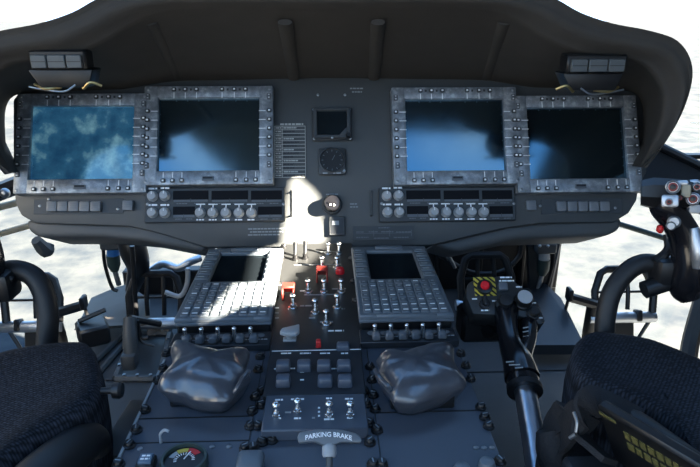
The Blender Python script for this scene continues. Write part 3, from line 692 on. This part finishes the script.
# ================================================================== COLLECTIVE LEVER
hc = at(503, 300, .90)
n_ = V((-.05, -.62, .78)).normalized(); u_ = V((1, .05, -.12)); u_ = (u_-n_*u_.dot(n_)).normalized()
FH = Frame(hc, u_, n_.cross(u_))
col = thing('collective_lever', 'collective lever with boxy black switch head and chrome tube beside the right seat', 'control lever', FH.M)
IH = FH.M.inverted()
def hp(x, y, h=0): return FH.uv(x, y, h)
ho = [hp(x, y) for x, y in [(467, 284), (474, 279), (503, 275), (514, 280), (538, 300), (546, 321), (541, 325), (521, 316), (496, 315), (473, 314), (466, 296)]]
b = MB().prism(ho, -.045, 0, .004, 0, 2)
for i, (xa, xb, y) in enumerate([(500, 512, 277.5), (499, 514, 281), (472, 477, 299), (481, 489, 310.5), (497, 513, 313), (498, 513, 316.5), (516, 522, 287), (492, 496, 301), (530, 536, 303), (539, 543, 318)]):
    p, q = hp(xa, y), hp(xb, y); dashes(b, p[0], q[0], p[1], .0022, .0003, 1, i)
b.build('switch_head', ['switchface', 'white'], col)
u, v, w, h = FH.rect(474, 277.5, 495.5, 296)
b = MB().box((0, 0, .0008), (w, h, .0024), .0003); b.build('hazard_plate', 'hazard', col, Tr(u, v))
u2, v2 = hp(484.5, 287.5, .004)
b = MB().lathe([(.0115, 0), (.0115, .007), (.0085, .008)], 20); b.build('button_guard', 'black', col, Tr(u2, v2, .002))
b = MB().lathe([(.0070, 0), (.0070, .010), (.0050, .0125), (.001, .013)], 18); b.build('release_button', 'redlamp', col, Tr(u2, v2, .003))
u2, v2 = hp(503, 286.5, .006); MB().box((0, 0, .004), (.014, .013, .010), .002, seg=2).build('square_button', 'key', col, Tr(u2, v2))
u2, v2 = hp(485, 303, .006); b = MB().lathe([(.0080, 0), (.0080, .005), (.0045, .006), (.0045, .010)], 16); b.box((0, .001, .012), (.006, .016, .007), .002, 0, seg=2); b.build('toggle_switch', 'blackrub', col, Tr(u2, v2))
u2, v2 = hp(505, 302, .012); b = MB().lathe([(.0125, -.004), (.0125, .006), (.0090, .008), (.0110, .017), (.0095, .021), (.002, .022)], 18); b.build('hat_switch', 'blackrub', col, Tr(u2, v2))
u2, v2 = hp(524, 299, .012); b = MB().lathe([(.0135, 0), (.0135, .006), (.0120, .007), (.0120, .018), (.0112, .0195)], 24, 0); b.lathe([(.0108, .0190), (.0108, .0202), (.0002, .0204)], 24, 1); b.build('rotary_knob', ['blackrub', 'knob'], col, Tr(u2, v2))
u2, v2 = hp(534, 313, .006); b = MB().lathe([(.0095, 0), (.0095, .005), (.0070, .006), (.0080, .013), (.006, .016)], 16); b.build('trim_switch', 'blackrub', col, Tr(u2, v2))
b = MB()
b.tube([at(506, 308, .90), at(507, 325, .875), at(511, 345, .845), at(518, 362, .82), at(522, 378, .80)], [.019, .0165, .0165, .021, .0235], 18)
b.tube([at(529, 322, .885), at(527, 338, .86), at(523, 352, .835), at(521, 366, .815)], [.0105, .0110, .0110, .011], 12, sx=1.2)
b.tube([at(519.5, 362, .822), at(521, 374, .806), at(524.5, 388, .788)], [.0185, .0212, .0212], 20)
b.bm.transform(IH); b.build('grip', 'gloss', col)
b = MB()
pg = at(527, 334, .848); Ft = Frame(pg, cR, cU)
for i, yy in enumerate((327, 331, 336, 340)):
    p, q = at(523, yy+1, .848), at(528.5, yy, .848); b.tube([p, q], .0009, 6, smooth=0)
for i, (xa, xb, yy) in enumerate([(506, 514, 362), (509, 520, 365), (515, 523, 368)]):
    p, q = at(xa, yy, .782), at(xb, yy-.5, .779); b.tube([p, q], .0009, 6, smooth=0)
b.bm.transform(IH); b.build('lettering', 'pale', col)
b = MB().tube([at(524, 386, .79), at(532, 430, .738), at(539, 475, .69), at(548, 530, .64)], .0142, 20); b.bm.transform(IH); b.build('chrome_tube', 'chrome', col)
b = MB().tube([at(524.3, 387, .789), at(525, 392, .783)], .0232, 20, smooth=0); b.bm.transform(IH); b.build('collar', 'blackrub', col)
b = MB().tube([at(496, 322, .93), at(480, 330, .96)], .02, 10, smooth=0); b.box(at(482, 322, .955), (.075, .05, .05), .006); b.bm.transform(IH); b.build('rear_housing', 'black', col)

# ================================================================== CYCLIC STICKS
cyr = thing('cyclic_stick', 'curved black cyclic stick with full pistol grip in front of the right seat', 'control stick', Matrix.Translation(at(606, 350, .78)))
IC = Matrix.Translation(-at(606, 350, .78))
def cb(mb, name, mats, parent, I): mb.bm.transform(I); return mb.build(name, mats, parent)
D = .80
cb(MB().tube([at(600, 520, .80), at(603, 400, .80), at(604, 345, .80), at(606, 315, .80), at(613, 290, .80), at(628, 271, .80), at(645, 263, .80), at(664, 267, .80), at(676, 274, .80)], .0128, 16), 'tube', 'blackrub', cyr, IC)
b = MB().box(at(668, 271, .79), (.040, .034, .040), .008, seg=2); b.tube([at(668, 282, .79), at(644, 290, .79)], .012, 10, smooth=0)
b.tube([at(655, 262, .785), at(668, 250, .785), at(668, 235, .79)], .006, 8); cb(b, 'elbow', 'black', cyr, IC)
b = MB().tube([at(690, 300, .78), at(686, 287, .78), at(690, 262, .77), at(686, 240, .765), at(677, 222, .76), at(666, 207, .755), at(663, 197, .752)], [.012, .021, .0225, .0200, .0185, .0190, .017], 18, sx=.95); cb(b, 'pistol_grip', 'gloss', cyr, IC)
b = MB().tube([at(641, 193, .76), at(652, 193, .755), at(672, 194, .748), at(704, 194, .742)], [.0165, .0200, .0195, .0165], 8, smooth=0); cb(b, 'grip_head', 'black', cyr, IC)
def facing(x, y, d): p = at(x, y, d); return Matrix.Translation(p) @ basis((CAM-p).normalized(), V((0, .3, 1)))
for x, y, d, w, h, m in [(670, 201, .722, .019, .015, 'silver'), (686, 191, .722, .011, .016, 'cream'), (695, 209, .726, .013, .011, 'knob'), (682, 183, .724, .014, .006, 'silver')]:
    b = MB().box((0, 0, .002), (w, h, .014), .003, 0, seg=2); b.bm.transform(facing(x, y, d)); cb(b, 'switch_plate', m, cyr, IC)
for x, y, r, d, m in [(673, 187, .0085, .720, 'steel'), (693, 199, .0080, .718, 'silver'), (669, 202, .0045, .714, 'knob'), (680, 198, .0040, .716, 'blackrub'), (697, 187, .0055, .72, 'steel')]:
    b = MB().lathe([(r, -.008), (r, .003), (r*.8, .004), (r*.7, .002)], 16, 0, facing(x, y, d))
    b.lathe([(r*.62, .001), (r*.62, .0030), (r*.45, .0034)], 14, 1, facing(x, y, d)); b.lathe([(r*.40, .003), (r*.36, .007), (r*.1, .0075)], 12, 2, facing(x, y, d))
    cb(b, 'thumb_switch', [m, 'guard', 'black'], cyr, IC)
for x, y, d, sz in [(674, 222, .738, .008), (671, 226, .738, .006)]:
    p = at(x, y, d); B = Matrix.Translation(p) @ basis((CAM-p).normalized()); cb(MB().lathe([(sz, -.006), (sz, .003), (sz*.7, .005)], 12, 0, B), 'side_button', 'steel', cyr, IC)
cb(MB().tube([at(694, 228, .745), at(698, 250, .745), at(697, 268, .75)], [.006, .009, .006], 10), 'lever_guard', 'silver', cyr, IC)
b = MB().box(at(660, 229, .75), (.007, .009, .010), .002); cb(b, 'trigger', 'red', cyr, IC)
cb(MB().tube([at(690, 176+7, .74), at(700, 184, .735), at(704, 200, .735)], .004, 8), 'top_rim', 'silver', cyr, IC)

cyl_ = thing('cyclic_stick', 'curved black cyclic stick arching at the far left in front of the left seat', 'control stick', Matrix.Translation(at(47, 350, .8)))
IL = Matrix.Translation(-at(47, 350, .8))
cb(MB().tube([at(52, 520, .8), at(48, 400, .8), at(47, 345, .8), at(48, 318, .8), at(44, 295, .8), at(34, 277, .8), at(17, 270, .8), at(-4, 273, .8), at(-20, 280, .8)], .0135, 16), 'tube', 'blackrub', cyl_, IL)
b = MB().box(at(-2, 284, .79), (.046, .04, .040), .008, seg=2); b.sph(at(11, 279, .78), .004, 0); cb(b, 'elbow', 'black', cyl_, IL)
b = MB().tube([at(-12, 300, .78), at(-14, 260, .77), at(-22, 225, .76)], [.018, .021, .018], 14); cb(b, 'pistol_grip', 'gloss', cyl_, IL)

# ================================================================== PEDALS
YP = 1.42
def pedal(cx, zc, label, grp='rudder pedals', w=.11, wide=0, yy=YP):
    F = Frame((cx, yy, zc), (1, 0, 0), (0, .35, .94)); t = thing('rudder_pedal', label, 'pedal', F.M, grp)
    hw, hh = w/2, .11
    fr = [(-hw, 0, 0), (-hw*1.05, hh*.55, .004), (-hw*.82, hh*.98, 0), (-hw*.6, hh*1.08, 0), (hw*.6, hh*1.08, 0), (hw*.82, hh*.98, 0), (hw*1.05, hh*.55, .004), (hw, 0, 0)]
    MB().tube(fr, .0105, 8, smooth=0).build('frame', 'black', t)
    for x in ((-.33, .33) if wide else (.12,)): MB().tube([(hw*x, .01, 0), (hw*x*1.05, hh*.5, .004), (hw*x*.95, hh*1.08, 0)], .006, 8).build('bar', 'black', t)
    MB().tube([(-hw, hh*.52, 0), (hw, hh*.52, 0)], .0035, 8, smooth=0).build('cross_bar', 'black', t)
    b = MB().cyl((-hw*1.25, -.012, 0), (hw*1.1, -.012, 0), .015, n=20, b=.002); b.build('pivot_tube', 'silver', t)
    for x in (() if wide else (-hw*.5, hw*.45)): MB().box((x, -.006, .006), (.014, .03, .030), .003).build('clamp', 'black', t)
    b = MB().tube([(-hw*1.0, -.02, -.01), (-hw*.6, -.075, -.02), (hw*.6, -.075, -.02), (hw*1.0, -.02, -.01)], .0055, 8, smooth=0); b.box((0, -.06, -.03), (w*.5, .07, .02), .004); b.build('hanger', 'black', t)
    return t
def pz(x, y, Y=YP): p = aty(x, y, Y); return p.x, p.z
x, z = pz(33, 322); tl = pedal(x, z, 'silver and black rudder pedal at the far left behind the curved stick', w=.135)
x, z = pz(156, 319); tm = pedal(x, z, 'wide black barred rudder pedal beside the left keypad unit', w=.13, wide=1, yy=YP)
x, z = pz(624, 313); tr = pedal(x, z, 'black framed rudder pedal at the right behind the curved stick', w=.155)
x, z = pz(486, 300); tq = pedal(x, z, 'black barred rudder pedal in shadow behind the collective head', w=.13, wide=1)
for t, x0, x1, y0, y1 in ((tl, 46, 84, 316, 305), (tr, 600, 569, 306, 297)):
    I = t.matrix_world.inverted(); p, q = aty(x0, y0, YP), aty(x1, y1, YP-.02)
    b = MB().tube([p, q], .013, 8, smooth=0); b.box(q+V((0, 0, .008)), (.012, .03, .034), .003); b.tube([q, q+V((.012*(1 if x1 < x0 else -1)*-1, 0, -.09))], .0045, 8, smooth=0)
    b.bm.transform(I); b.build('brake_arm', 'black', t)
    b = MB().tube([p+V((.02*(1 if x1 > x0 else -1), 0, 0)), aty(x0*.6+x1*.4, 345, YP), aty(x0*.6+x1*.4, 380, YP)], [.016, .018, .018], 10); b.bm.transform(I); b.build('support_tube', 'black', t)

# pedal columns rising from framed floor openings, painted black
def column(x, y, top, bot, label, ox):
    p0 = aty(*bot, 1.20); t = thing('pedal_column', label, 'column', Matrix.Translation(p0)); I = Matrix.Translation(-p0)
    b = MB().tube([aty(*bot, 1.20), aty((top[0]+bot[0])/2-1, (top[1]+bot[1])/2, 1.22), aty(*top, 1.25)], [.016, .017, .015], 12); b.bm.transform(I); b.build('tube', 'panel', t)
    b = MB().box(aty(bot[0]-2, bot[1]-2, 1.20), (.034, .036, .04), .008, seg=2); b.bm.transform(I); b.build('fork', 'panel2', t)
    b = MB().tube([aty(top[0], top[1], 1.25), aty(top[0]+30, top[1]+6, 1.3)], .008, 8, smooth=0); b.tube([aty(top[0]+8, top[1]+2, 1.24), aty(top[0]+10, top[1]+22, 1.24), aty(top[0]+24, top[1]+28, 1.24)], .003, 8); b.bm.transform(I); b.build('link_rod', 'black', t)
column(0, 0, (130, 318), (132, 362), 'grey tube column rising from a framed floor opening painted dark left of the pedestal', 0)

# hydraulic struts hanging beside the nose frame
def strut(xc, y0, label, Y, s=1):
    p0 = aty(xc, y0, Y); t = thing('damper_strut', label, 'strut', Matrix.Translation(p0), 'damper struts'); I = Matrix.Translation(-p0)
    b = MB().box(aty(xc, y0+3, Y), (.055, .05, .03), .004); b.sph(aty(xc-4, y0+3, Y-.03), .004, 1); b.sph(aty(xc+4, y0+3, Y-.03), .004, 1); b.bm.transform(I); b.build('bracket', ['panel2', 'steel'], t)
    b = MB().tube([aty(xc, y0+8, Y), aty(xc, y0+16, Y)], .016, 14, smooth=0); b.bm.transform(I); b.build('band', 'blue' if s > 0 else 'knob', t)
    b = MB().tube([aty(xc, y0+16, Y), aty(xc+s, y0+26, Y), aty(xc+2*s, y0+32, Y)], [.018, .017, .010], 14, smooth=0); b.bm.transform(I); b.build('cylinder', 'greentube', t)
    b = MB().tube([aty(xc+2*s, y0+32, Y), aty(xc+6*s, y0+46, Y)], .007, 10, smooth=0); b.bm.transform(I); b.build('rod', 'steel', t)
    b = MB().tube([aty(xc-10*s, y0+6, Y), aty(xc-8*s, y0+26, Y), aty(xc-1*s, y0+48, Y), aty(xc+5*s, y0+52, Y)], .005, 8); b.bm.transform(I); b.build('hose', 'black', t)
strut(113, 239, 'damper strut with a blue band hanging below the left end of the panel', 1.5)
strut(544, 243, 'damper strut with pale bands hanging below the right end of the panel', 1.5, -1)
# black ducts and equipment under the panel
def blob(name, label, cat, pts, r, Y, m='black', extra=None):
    w = [aty(x, y, Y+dy) for x, y, dy in pts]; t = thing(name, label, cat, Matrix.Translation(w[0])); I = Matrix.Translation(-w[0])
    b = MB().tube(w, r, 14); b.bm.transform(I); b.build('hose_body', m, t)
    if extra: extra(t, I)
    return t
def rings_(pts, r, Y, m):
    def f(t, I):
        for x, y, a in pts:
            b = MB().tube([aty(x-2, y, Y), aty(x+2, y, Y)], r, 14, smooth=0); b.bm.transform(I); b.build('clamp_band', m, t)
    return f
blob('air_duct', 'thick black ribbed duct under the left end of the panel', 'duct', [(128, 236, 0), (134, 252, 0), (138, 268, .02), (132, 290, .05)], [.030, .034, .028, .018], 1.45)
blob('wire_bundle', 'pale wrapped wire bundle looping under the panel left of the keypad', 'cable', [(150, 271, 0), (163, 264, 0), (178, 268, -.02), (190, 262, -.02), (200, 258, 0)], .010, 1.5, 'silver')
blob('wire_bundle', 'grey cable loop behind the barred pedal left of the keypad', 'cable', [(165, 292, 0), (180, 296, 0), (187, 284, 0), (188, 268, 0)], .006, 1.40, 'knob')
blob('control_cable', 'thin black cable running down beside the left barred pedal', 'cable', [(132, 246, 0), (134, 275, 0), (136, 310, 0), (140, 335, 0), (148, 338, 0)], .006, 1.36)
blob('control_cable', 'thin black cable drooping under the panel right of the right keypad', 'cable', [(440, 255, 0), (470, 272, 0), (500, 272, 0), (518, 258, 0), (522, 244, 0)], .007, 1.5)
blob('hanging_rod', 'bright metal rod under the panel at the top right corner of the right keypad', 'rod', [(441, 250, 0), (446, 252, 0), (452, 262, 0), (455, 268, 0)], .004, 1.25, 'steel')

# ================================================================== SEATS
def seat(side):
    if side < 0:
        ol = [(-120, 420), (-60, 385), (0, 362), (40, 353.5), (82, 350), (96, 355), (103, 372), (106, 390), (98, 410), (78, 428), (45, 448), (10, 475), (-40, 520), (-140, 560)]
        lab = 'left pilot seat with black mesh cushion and side bolster'
    else:
        ol = [(566, 366), (573, 348), (588, 340), (615, 342), (645, 347), (672, 357), (700, 369), (760, 395), (840, 440), (840, 560), (720, 520), (700, 470), (672, 440), (640, 416), (605, 402), (580, 392), (570, 382)]
        lab = 'right pilot seat with black mesh cushion and yellow lettered side plate'
    ZS = .405; F = Frame((0, .5, ZS), (1, 0, 0), (0, 1, 0)); loop = cr([V((*F.uv(x, y), 0)) for x, y in ol+[ol[0]]], 4)[:-1]
    c = sum(loop, V((0, 0, 0)))/len(loop); t = thing('pilot_seat', lab, 'seat', F.M @ Tr(c.x, c.y, -ZS), 'pilot seats')
    b = MB(); rings = []
    for s, z in [(.93, -.10), (.975, -.075), (.995, -.045), (1.0, -.02), (.99, -.004), (.965, .009), (.92, .017), (.84, .020), (.7, .020), (.5, .018), (.3, .017), (.1, .017)]:
        rings.append([V(((p.x-c.x)*s, (p.y-c.y)*s, ZS+z)) for p in loop])
    b.loft(rings, close=True, cap=True); b.build('cushion', 'fabric', t, smooth=60)
    hw = .20; mc = V((c.x, c.y, 0))
    b = MB().prism([((p.x-c.x)*.86, (p.y-c.y)*.86) for p in loop[::4]], .02, ZS-.09, .01, 0); b.build('seat_pan', 'black', t)
    return t
tl = seat(-1); I = tl.matrix_world.inverted()
b = MB().tube([at(12, 512, .52), at(42, 477, .555), at(72, 451, .60), at(86, 441, .63), at(94, 442, .65), at(98, 452, .655)], [.026, .024, .022, .020, .017, .015], 16); b.bm.transform(I); b.build('side_bolster', 'blackrub', tl)
b = MB().lathe([(.004, 0), (.004, .012), (.0085, .013), (.0095, .020), (.0075, .023)], 14, 0, Matrix.Translation(at(101, 391, .655)) @ basis(V((1, .05, 0)))); b.bm.transform(I); b.build('adjustment_knob', 'black', tl)
b = MB().prism([(0, 0), (.05, .0), (.05, .11), (.01, .11)], 0, .008, .002); 
for i in range(3): b.lathe([(.005, .008), (.005, .011)], 8, 0, Tr(.04, .02+i*.035, 0))
b.bm.transform(I @ Matrix.Translation(at(94, 462, .70)) ); b.build('mounting_bracket', 'panel', tl)
tr = seat(1); I = tr.matrix_world.inverted()
b = MB().tube([at(592, 408, .64), at(610, 413, .62), at(635, 424, .59), at(665, 445, .56), at(700, 471, .53), at(745, 505, .50)], [.006, .012, .0135, .0135, .0135, .0135], 14); b.bm.transform(I); b.build('side_rim', 'blackrub', tr)
Fs = Frame(at(640, 448, .565), (at(700, 482, .525)-at(600, 420, .61)), (V((-.45, -.15, 1))))
b = MB().box((.045, -.01, -.004), (.17, .085, .012), .003); b.bm.transform(I @ Fs.M); b.build('side_plate', 'black', tr)
b = MB(); r = random.Random(3)
for row, yy, n0, n1 in ((0, .012, -.012, .085), (1, -.004, -.012, .09)):
    x = n0
    while x < n1:
        w = r.uniform(.005, .0075); b.box((x+w/2, yy, .0026), (w, .0105, .0008), 0, 0); x += w+.0022
b.box((-.028, .024, .0026), (.018, .004, .0008), 0, 0); b.bm.transform(I @ Fs.M); b.build('lettering', 'yellowfade', tr)
# lap belt bunched at the inner side of the right seat
b = MB()
def belt(pts, w, th=.004, roll=0):
    P = cr(pts, 6); rings = []
    for i, p in enumerate(P):
        d = (P[min(i+1, len(P)-1)]-P[max(i-1, 0)]).normalized(); x = d.cross(V((math.sin(roll+i*.05), -.4, 1))).normalized(); y = d.cross(x)
        rings.append([p+x*w/2-y*th/2, p+x*w/2+y*th/2, p-x*w/2+y*th/2, p-x*w/2-y*th/2])
    b.loft(rings, close=True, cap=True)
belt([at(622, 411, .60), at(597, 405, .615), at(575, 408, .63), at(556, 420, .65), at(543, 440, .67), at(538, 470, .68)], .030)
belt([at(640, 420, .585), at(600, 400, .60), at(583, 412, .60), at(570, 425, .62), at(562, 445, .64), at(565, 480, .64)], .032, .006, .5)
belt([at(590, 415, .61), at(580, 432, .61), at(590, 445, .60), at(610, 462, .58)], .028, .006, 1.0)
b.tube([at(552, 428, .66), at(560, 450, .655), at(575, 475, .65)], [.018, .026, .03], 10)
b.bm.transform(I); b.build('harness_strap', 'strap', tr)
b = MB().tube([at(574, 412, .59), at(577, 422, .585), at(576, 432, .585)], .0018, 8); b.tube([at(570, 438, .595), at(576, 434, .59)], .0022, 8); b.bm.transform(I); b.build('strap_buckle', 'steel', tr)
b = MB().box(at(590, 476, .60), (.05, .03, .03), .004); b.bm.transform(I); b.build('lower_box', 'console2', tr)

# ================================================================== SETTING
b = MB().box((0, 0, -1.05), (400, 400, .1)); struct('ground', b, 'ground')
# cockpit floor with a framed, painted-on opening around the column
b = MB(); XL, XR, Y1 = -1.0, 1.0, 1.20
ox0, ox1 = -.50, -.36; oy0, oy1 = 1.02, 1.17
b.box((.05, -.02, -.02), (2.1, 2.48, .04)); b.box((0, 1.45, -.02), (1.30, .47, .04)); 
struct('floor', b, 'floor')
ZF = Frame((0, 1.0, 0), (1, 0, 0), (0, 1, 0))
b = MB(); w_ = .018
q = [ZF.uv(x, y) for x, y in ((116, 380), (160, 380), (170, 335), (134, 333))]
for i in range(4):
    p0, p1 = q[i], q[(i+1) % 4]; b.tube([(p0[0], p0[1], .004), (p1[0], p1[1], .004)], .009, 6, smooth=0)
    for k in (.2, .5, .8): b.lathe([(.004, .010), (.004, .016)], 8, 1, Tr(p0[0]+(p1[0]-p0[0])*k, p0[1]+(p1[1]-p0[1])*k, 0))
for xa, ya, xb, yb in ((131, 338, 84, 392), (122, 338, 72, 386)):
    p0, p1 = ZF.uv(xa, ya), ZF.uv(xb, yb); b.tube([(*p0, .006), (*p1, .006)], .007, 6, smooth=0)
struct('trim_1', b, ['panel', 'steel'], ZF.M)
b = MB().prism([(p[0], p[1]) for p in q], .0005, .002, 0); struct('painted_opening_sheet', b, 'black', ZF.M)  # black sheet stands in for the dark inside the floor opening
# nose deck beyond the floor, sloping structure on either side of the pedestal
def slab(name, pix, m, th=.03, b_=.004):
    P = [aty(x, y, Y) for x, y, Y in pix]; n = (P[1]-P[0]).cross(P[2]-P[0]).normalized()
    if n.z < 0: n = -n
    bb = MB(); bb.loft([[p-n*th for p in P], P], close=True, cap=True); return struct(name, bb, m)
slab('trim_3', [(86, 327, 1.38), (94, 312, 1.48), (102, 295, 1.6), (128, 284, 1.62), (150, 300, 1.5), (150, 324, 1.40)], 'tan')
b = MB(); p = aty(93, 332, 1.32); b.box(p, (.07, .07, .05), .006, 0, Matrix.Rotation(.5, 3, 'Z')); b.tube([p+V((-.03, 0, .03)), p+V((.03, .02, .05))], .006, 8, smooth=0); struct('trim_4', b, 'black')
slab('trim_5', [(525, 345, 1.26), (532, 290, 1.5), (545, 283, 1.5), (561, 298, 1.45), (584, 345, 1.26)], 'console2', .03)
# nose bulkhead behind the pedals
b = MB()
zt = aty(180, 268, 1.70).z; xw0, xw1 = aty(128, 300, 1.70).x, aty(552, 300, 1.70).x
b.box(((xw0-.25)/2, 1.70, (zt-.2)/2), (-.25-xw0, .04, zt+.2), .004)
b.box((0, 1.70, .18), (.52, .04, .76), .004)
b.box(((xw1+.25)/2, 1.70, .18), (xw1-.25, .04, .76), .004)
for x in (.32, .45, .58): b.box((x, 1.67, .18), (.012, .03, .7), .003)
for x in (-.34, -.47): b.box((x, 1.67, (zt-.2)/2), (.012, .03, zt+.18), .003)
struct('wall_front', b, 'black')
b = MB().tube([aty(559, 236, 1.6), aty(547, 290, 1.5)], .012, 8, smooth=0); b.box(aty(551, 262, 1.62), (.04, .03, .16), .004); struct('trim_6', b, 'black')
b = MB()
p = [aty(x, y, 1.5) for x, y in ((528, 246), (557, 240), (548, 286), (530, 290))]
b.loft([[v-V((0, -.02, 0)) for v in p], p], close=True, cap=True); struct('trim_7', b, 'black')
# window frames left
b = MB().tube([aty(-60, 222, 1.55), aty(20, 202, 1.5)], .009, 8, smooth=0); b.tube([aty(-60, 251, 1.55), aty(42, 222, 1.45)], .008, 8, smooth=0); struct('trim_8', b, 'cream')
b = MB().tube([aty(-60, 215, 1.5), aty(22, 183, 1.45)], .022, 8, smooth=0); b.sph(aty(5, 193, 1.40), .012, 1); struct('trim_9', b, ['black', 'steel'])
b = MB().tube([aty(36, 240, 1.3), aty(46, 250, 1.32), aty(50, 243, 1.33)], [.012, .018, .010], 8); struct('trim_10', b, 'panel')
# right sill rail
b = MB()
p = [aty(x, y, Y) for x, y, Y in ((600, 160, 1.52), (662, 146, 1.5), (760, 195, 1.35), (760, 250, 1.3), (700, 214, 1.35), (600, 180, 1.52))]
b.loft([[v+V((0, .05, 0)) for v in p], p], close=True, cap=True); b.tube([aty(660, 146, 1.49), aty(765, 197, 1.34)], .010, 8, smooth=0); b.box(aty(693, 156, 1.5), (.09, .03, .012), .003)
struct('trim_11', b, 'black')
b = MB().tube([aty(610, 221, 1.6), aty(760, 268, 1.5)], .008, 10, smooth=0); struct('trim_12', b, 'greentube')
b = MB().tube([aty(705, 290, 1.3), aty(690, 345, 1.25), aty(688, 380, 1.2)], .02, 8); struct('trim_13', b, 'black')
# chin windows and windscreen panes with slim frames
def pane(name, pts):
    bb = MB(); P = [V(p) for p in pts]; n = (P[1]-P[0]).cross(P[2]-P[0]).normalized()*.004
    bb.loft([P, [p+n for p in P]], close=True, cap=True); return struct(name, bb, 'pane')
pane('window_1', [(-1.25, 2.0, -.55), (-.28, 2.0, -.55), (-.28, 1.75, .50), (-1.25, 1.75, .50)])
pane('window_2', [(.28, 2.0, -.55), (1.25, 2.0, -.55), (1.25, 1.75, .50), (.28, 1.75, .50)])
# cabin shell behind and beside the pilots (out of the photograph, it shades the cockpit, openings shaped for the light)
SUN = V((-.80, .45, -.45)).normalized()
def back_to_wall(p, X): t = (p.x-X)/SUN.x; q = p-SUN*t; return q.y, q.z
XW = 1.15
patch = [PAN.w(x, y, .004) for x, y in [(284, 243), (286, 225), (289, 200), (293, 179), (301, 176), (313, 186), (321, 195), (322, 208), (326, 222), (330, 240)]]
patch += [CON.w(x, y, .02) for x, y in [(330, 252), (315, 266), (298, 282), (283, 300)]] + [CON.w(x, y, .034) for x, y in [(267, 304), (241, 304), (231, 309), (211, 319), (209, 317), (222, 304), (233, 291), (239, 283), (256, 282), (261, 253), (268, 243)]]
gobo_hole = [back_to_wall(p, XW) for p in patch]  # made-up wall opening, outline traced back from the wanted sun patch
outer = [(-1.6, -.04), (1.55, -.04), (1.55, 1.62), (-1.6, 1.62)]
def walled(name, outer, holes, X, m, conv):
    polys = [[V((a, c, 0)) for a, c in outer]] + [[V((a, c, 0)) for a, c in h] for h in holes]
    flat = [p for q in polys for p in q]; tris = tessellate_polygon(polys); t = bmesh.new()
    vs = [t.verts.new(conv(p.x, p.y)) for p in flat]
    for f in tris:
        try: t.faces.new([vs[i] for i in f])
        except ValueError: pass
    me = bpy.data.meshes.new(name); t.to_mesh(me); t.free(); me.materials.append(M[m]); o = link(name, me); o['kind'] = 'structure'; return o
walled('wall_right_gobo', outer, [gobo_hole], XW, 'wall', lambda a, c: (XW, a, c))
walled('wall_left_unseen', outer, [[(-.9, .5), (.68, .5), (.68, 1.58), (-.9, 1.58)]], -1.0, 'wall', lambda a, c: (-1.0, a, c))
eyeb = [[(-.98, -.9), (-.36, -.9), (-.36, -.32), (-.52, -.06), (-.74, .34), (-.98, .50)], [(.25, -.9), (1.02, -.9), (1.02, .10), (.25, .14)]]
walled('ceiling_unseen', [(-1.0, -1.6), (1.15, -1.6), (1.15, 1.25), (-1.0, 1.25)], eyeb, 0, 'wall', lambda a, c: (a, c, 1.6))
walled('wall_rear_unseen', [(-1.0, -.04), (1.15, -.04), (1.15, 1.62), (-1.0, 1.62)], [[(-.95, .25), (1.1, .25), (1.1, 1.55), (-.95, 1.55)]], 0, 'wall', lambda a, c: (a, -1.6, c))

# ================================================================== LIGHT, SKY, CAMERA
w = bpy.data.worlds.new('World'); S.world = w; w.use_nodes = True; nt = w.node_tree; bg = nt.nodes['Background']
tc = nt.nodes.new('ShaderNodeTexCoord'); sx = nt.nodes.new('ShaderNodeSeparateXYZ'); nt.links.new(tc.outputs['Generated'], sx.inputs[0])
r = nt.nodes.new('ShaderNodeValToRGB'); e = r.color_ramp.elements
e[0].position = .0; e[0].color = (.56, .76, 1.0, 1); e[1].position = .75; e[1].color = (.10, .34, .80, 1)
x = e.new(.18); x.color = (.44, .68, 1.0, 1); x = e.new(.45); x.color = (.24, .54, .95, 1)
nt.links.new(sx.outputs[2], r.inputs['Fac'])
n = nt.nodes.new('ShaderNodeTexNoise'); n.inputs['Scale'].default_value = 9; n.inputs['Detail'].default_value = 6; nt.links.new(tc.outputs['Generated'], n.inputs['Vector'])
cr2 = nt.nodes.new('ShaderNodeValToRGB'); cr2.color_ramp.elements[0].position = .48; cr2.color_ramp.elements[1].position = .85
nt.links.new(n.outputs['Fac'], cr2.inputs['Fac'])
mx = nt.nodes.new('ShaderNodeMix'); mx.data_type = 'RGBA'; nt.links.new(cr2.outputs['Color'], mx.inputs[0]); nt.links.new(r.outputs['Color'], mx.inputs[6]); mx.inputs[7].default_value = (.9, .95, 1, 1)
nt.links.new(mx.outputs[2], bg.inputs['Color']); bg.inputs['Strength'].default_value = 2.6
sun = bpy.data.lights.new('sun', 'SUN'); sun.energy = 130; sun.angle = rad(.45); sun.color = (1.0, .90, .73)
so = bpy.data.objects.new('sun', sun); COL.objects.link(so); so.rotation_euler = SUN.to_track_quat('-Z', 'Y').to_euler()
cam = bpy.data.cameras.new('camera'); cam.sensor_width = 36; cam.lens = FPX/700*36; cam.clip_start = .02; cam.clip_end = 1000
co = bpy.data.objects.new('camera', cam); COL.objects.link(co)
co.matrix_world = Matrix(((cR.x, cU.x, -cF.x, CAM.x), (cR.y, cU.y, -cF.y, CAM.y), (cR.z, cU.z, -cF.z, CAM.z), (0, 0, 0, 1)))
S.camera = co
S.view_settings.view_transform = 'Standard'; S.view_settings.look = 'None'; S.view_settings.exposure = 0; S.view_settings.gamma = 1
S.cycles.max_bounces = 8; S.cycles.use_denoising = True; S.cycles.sample_clamp_indirect = 6
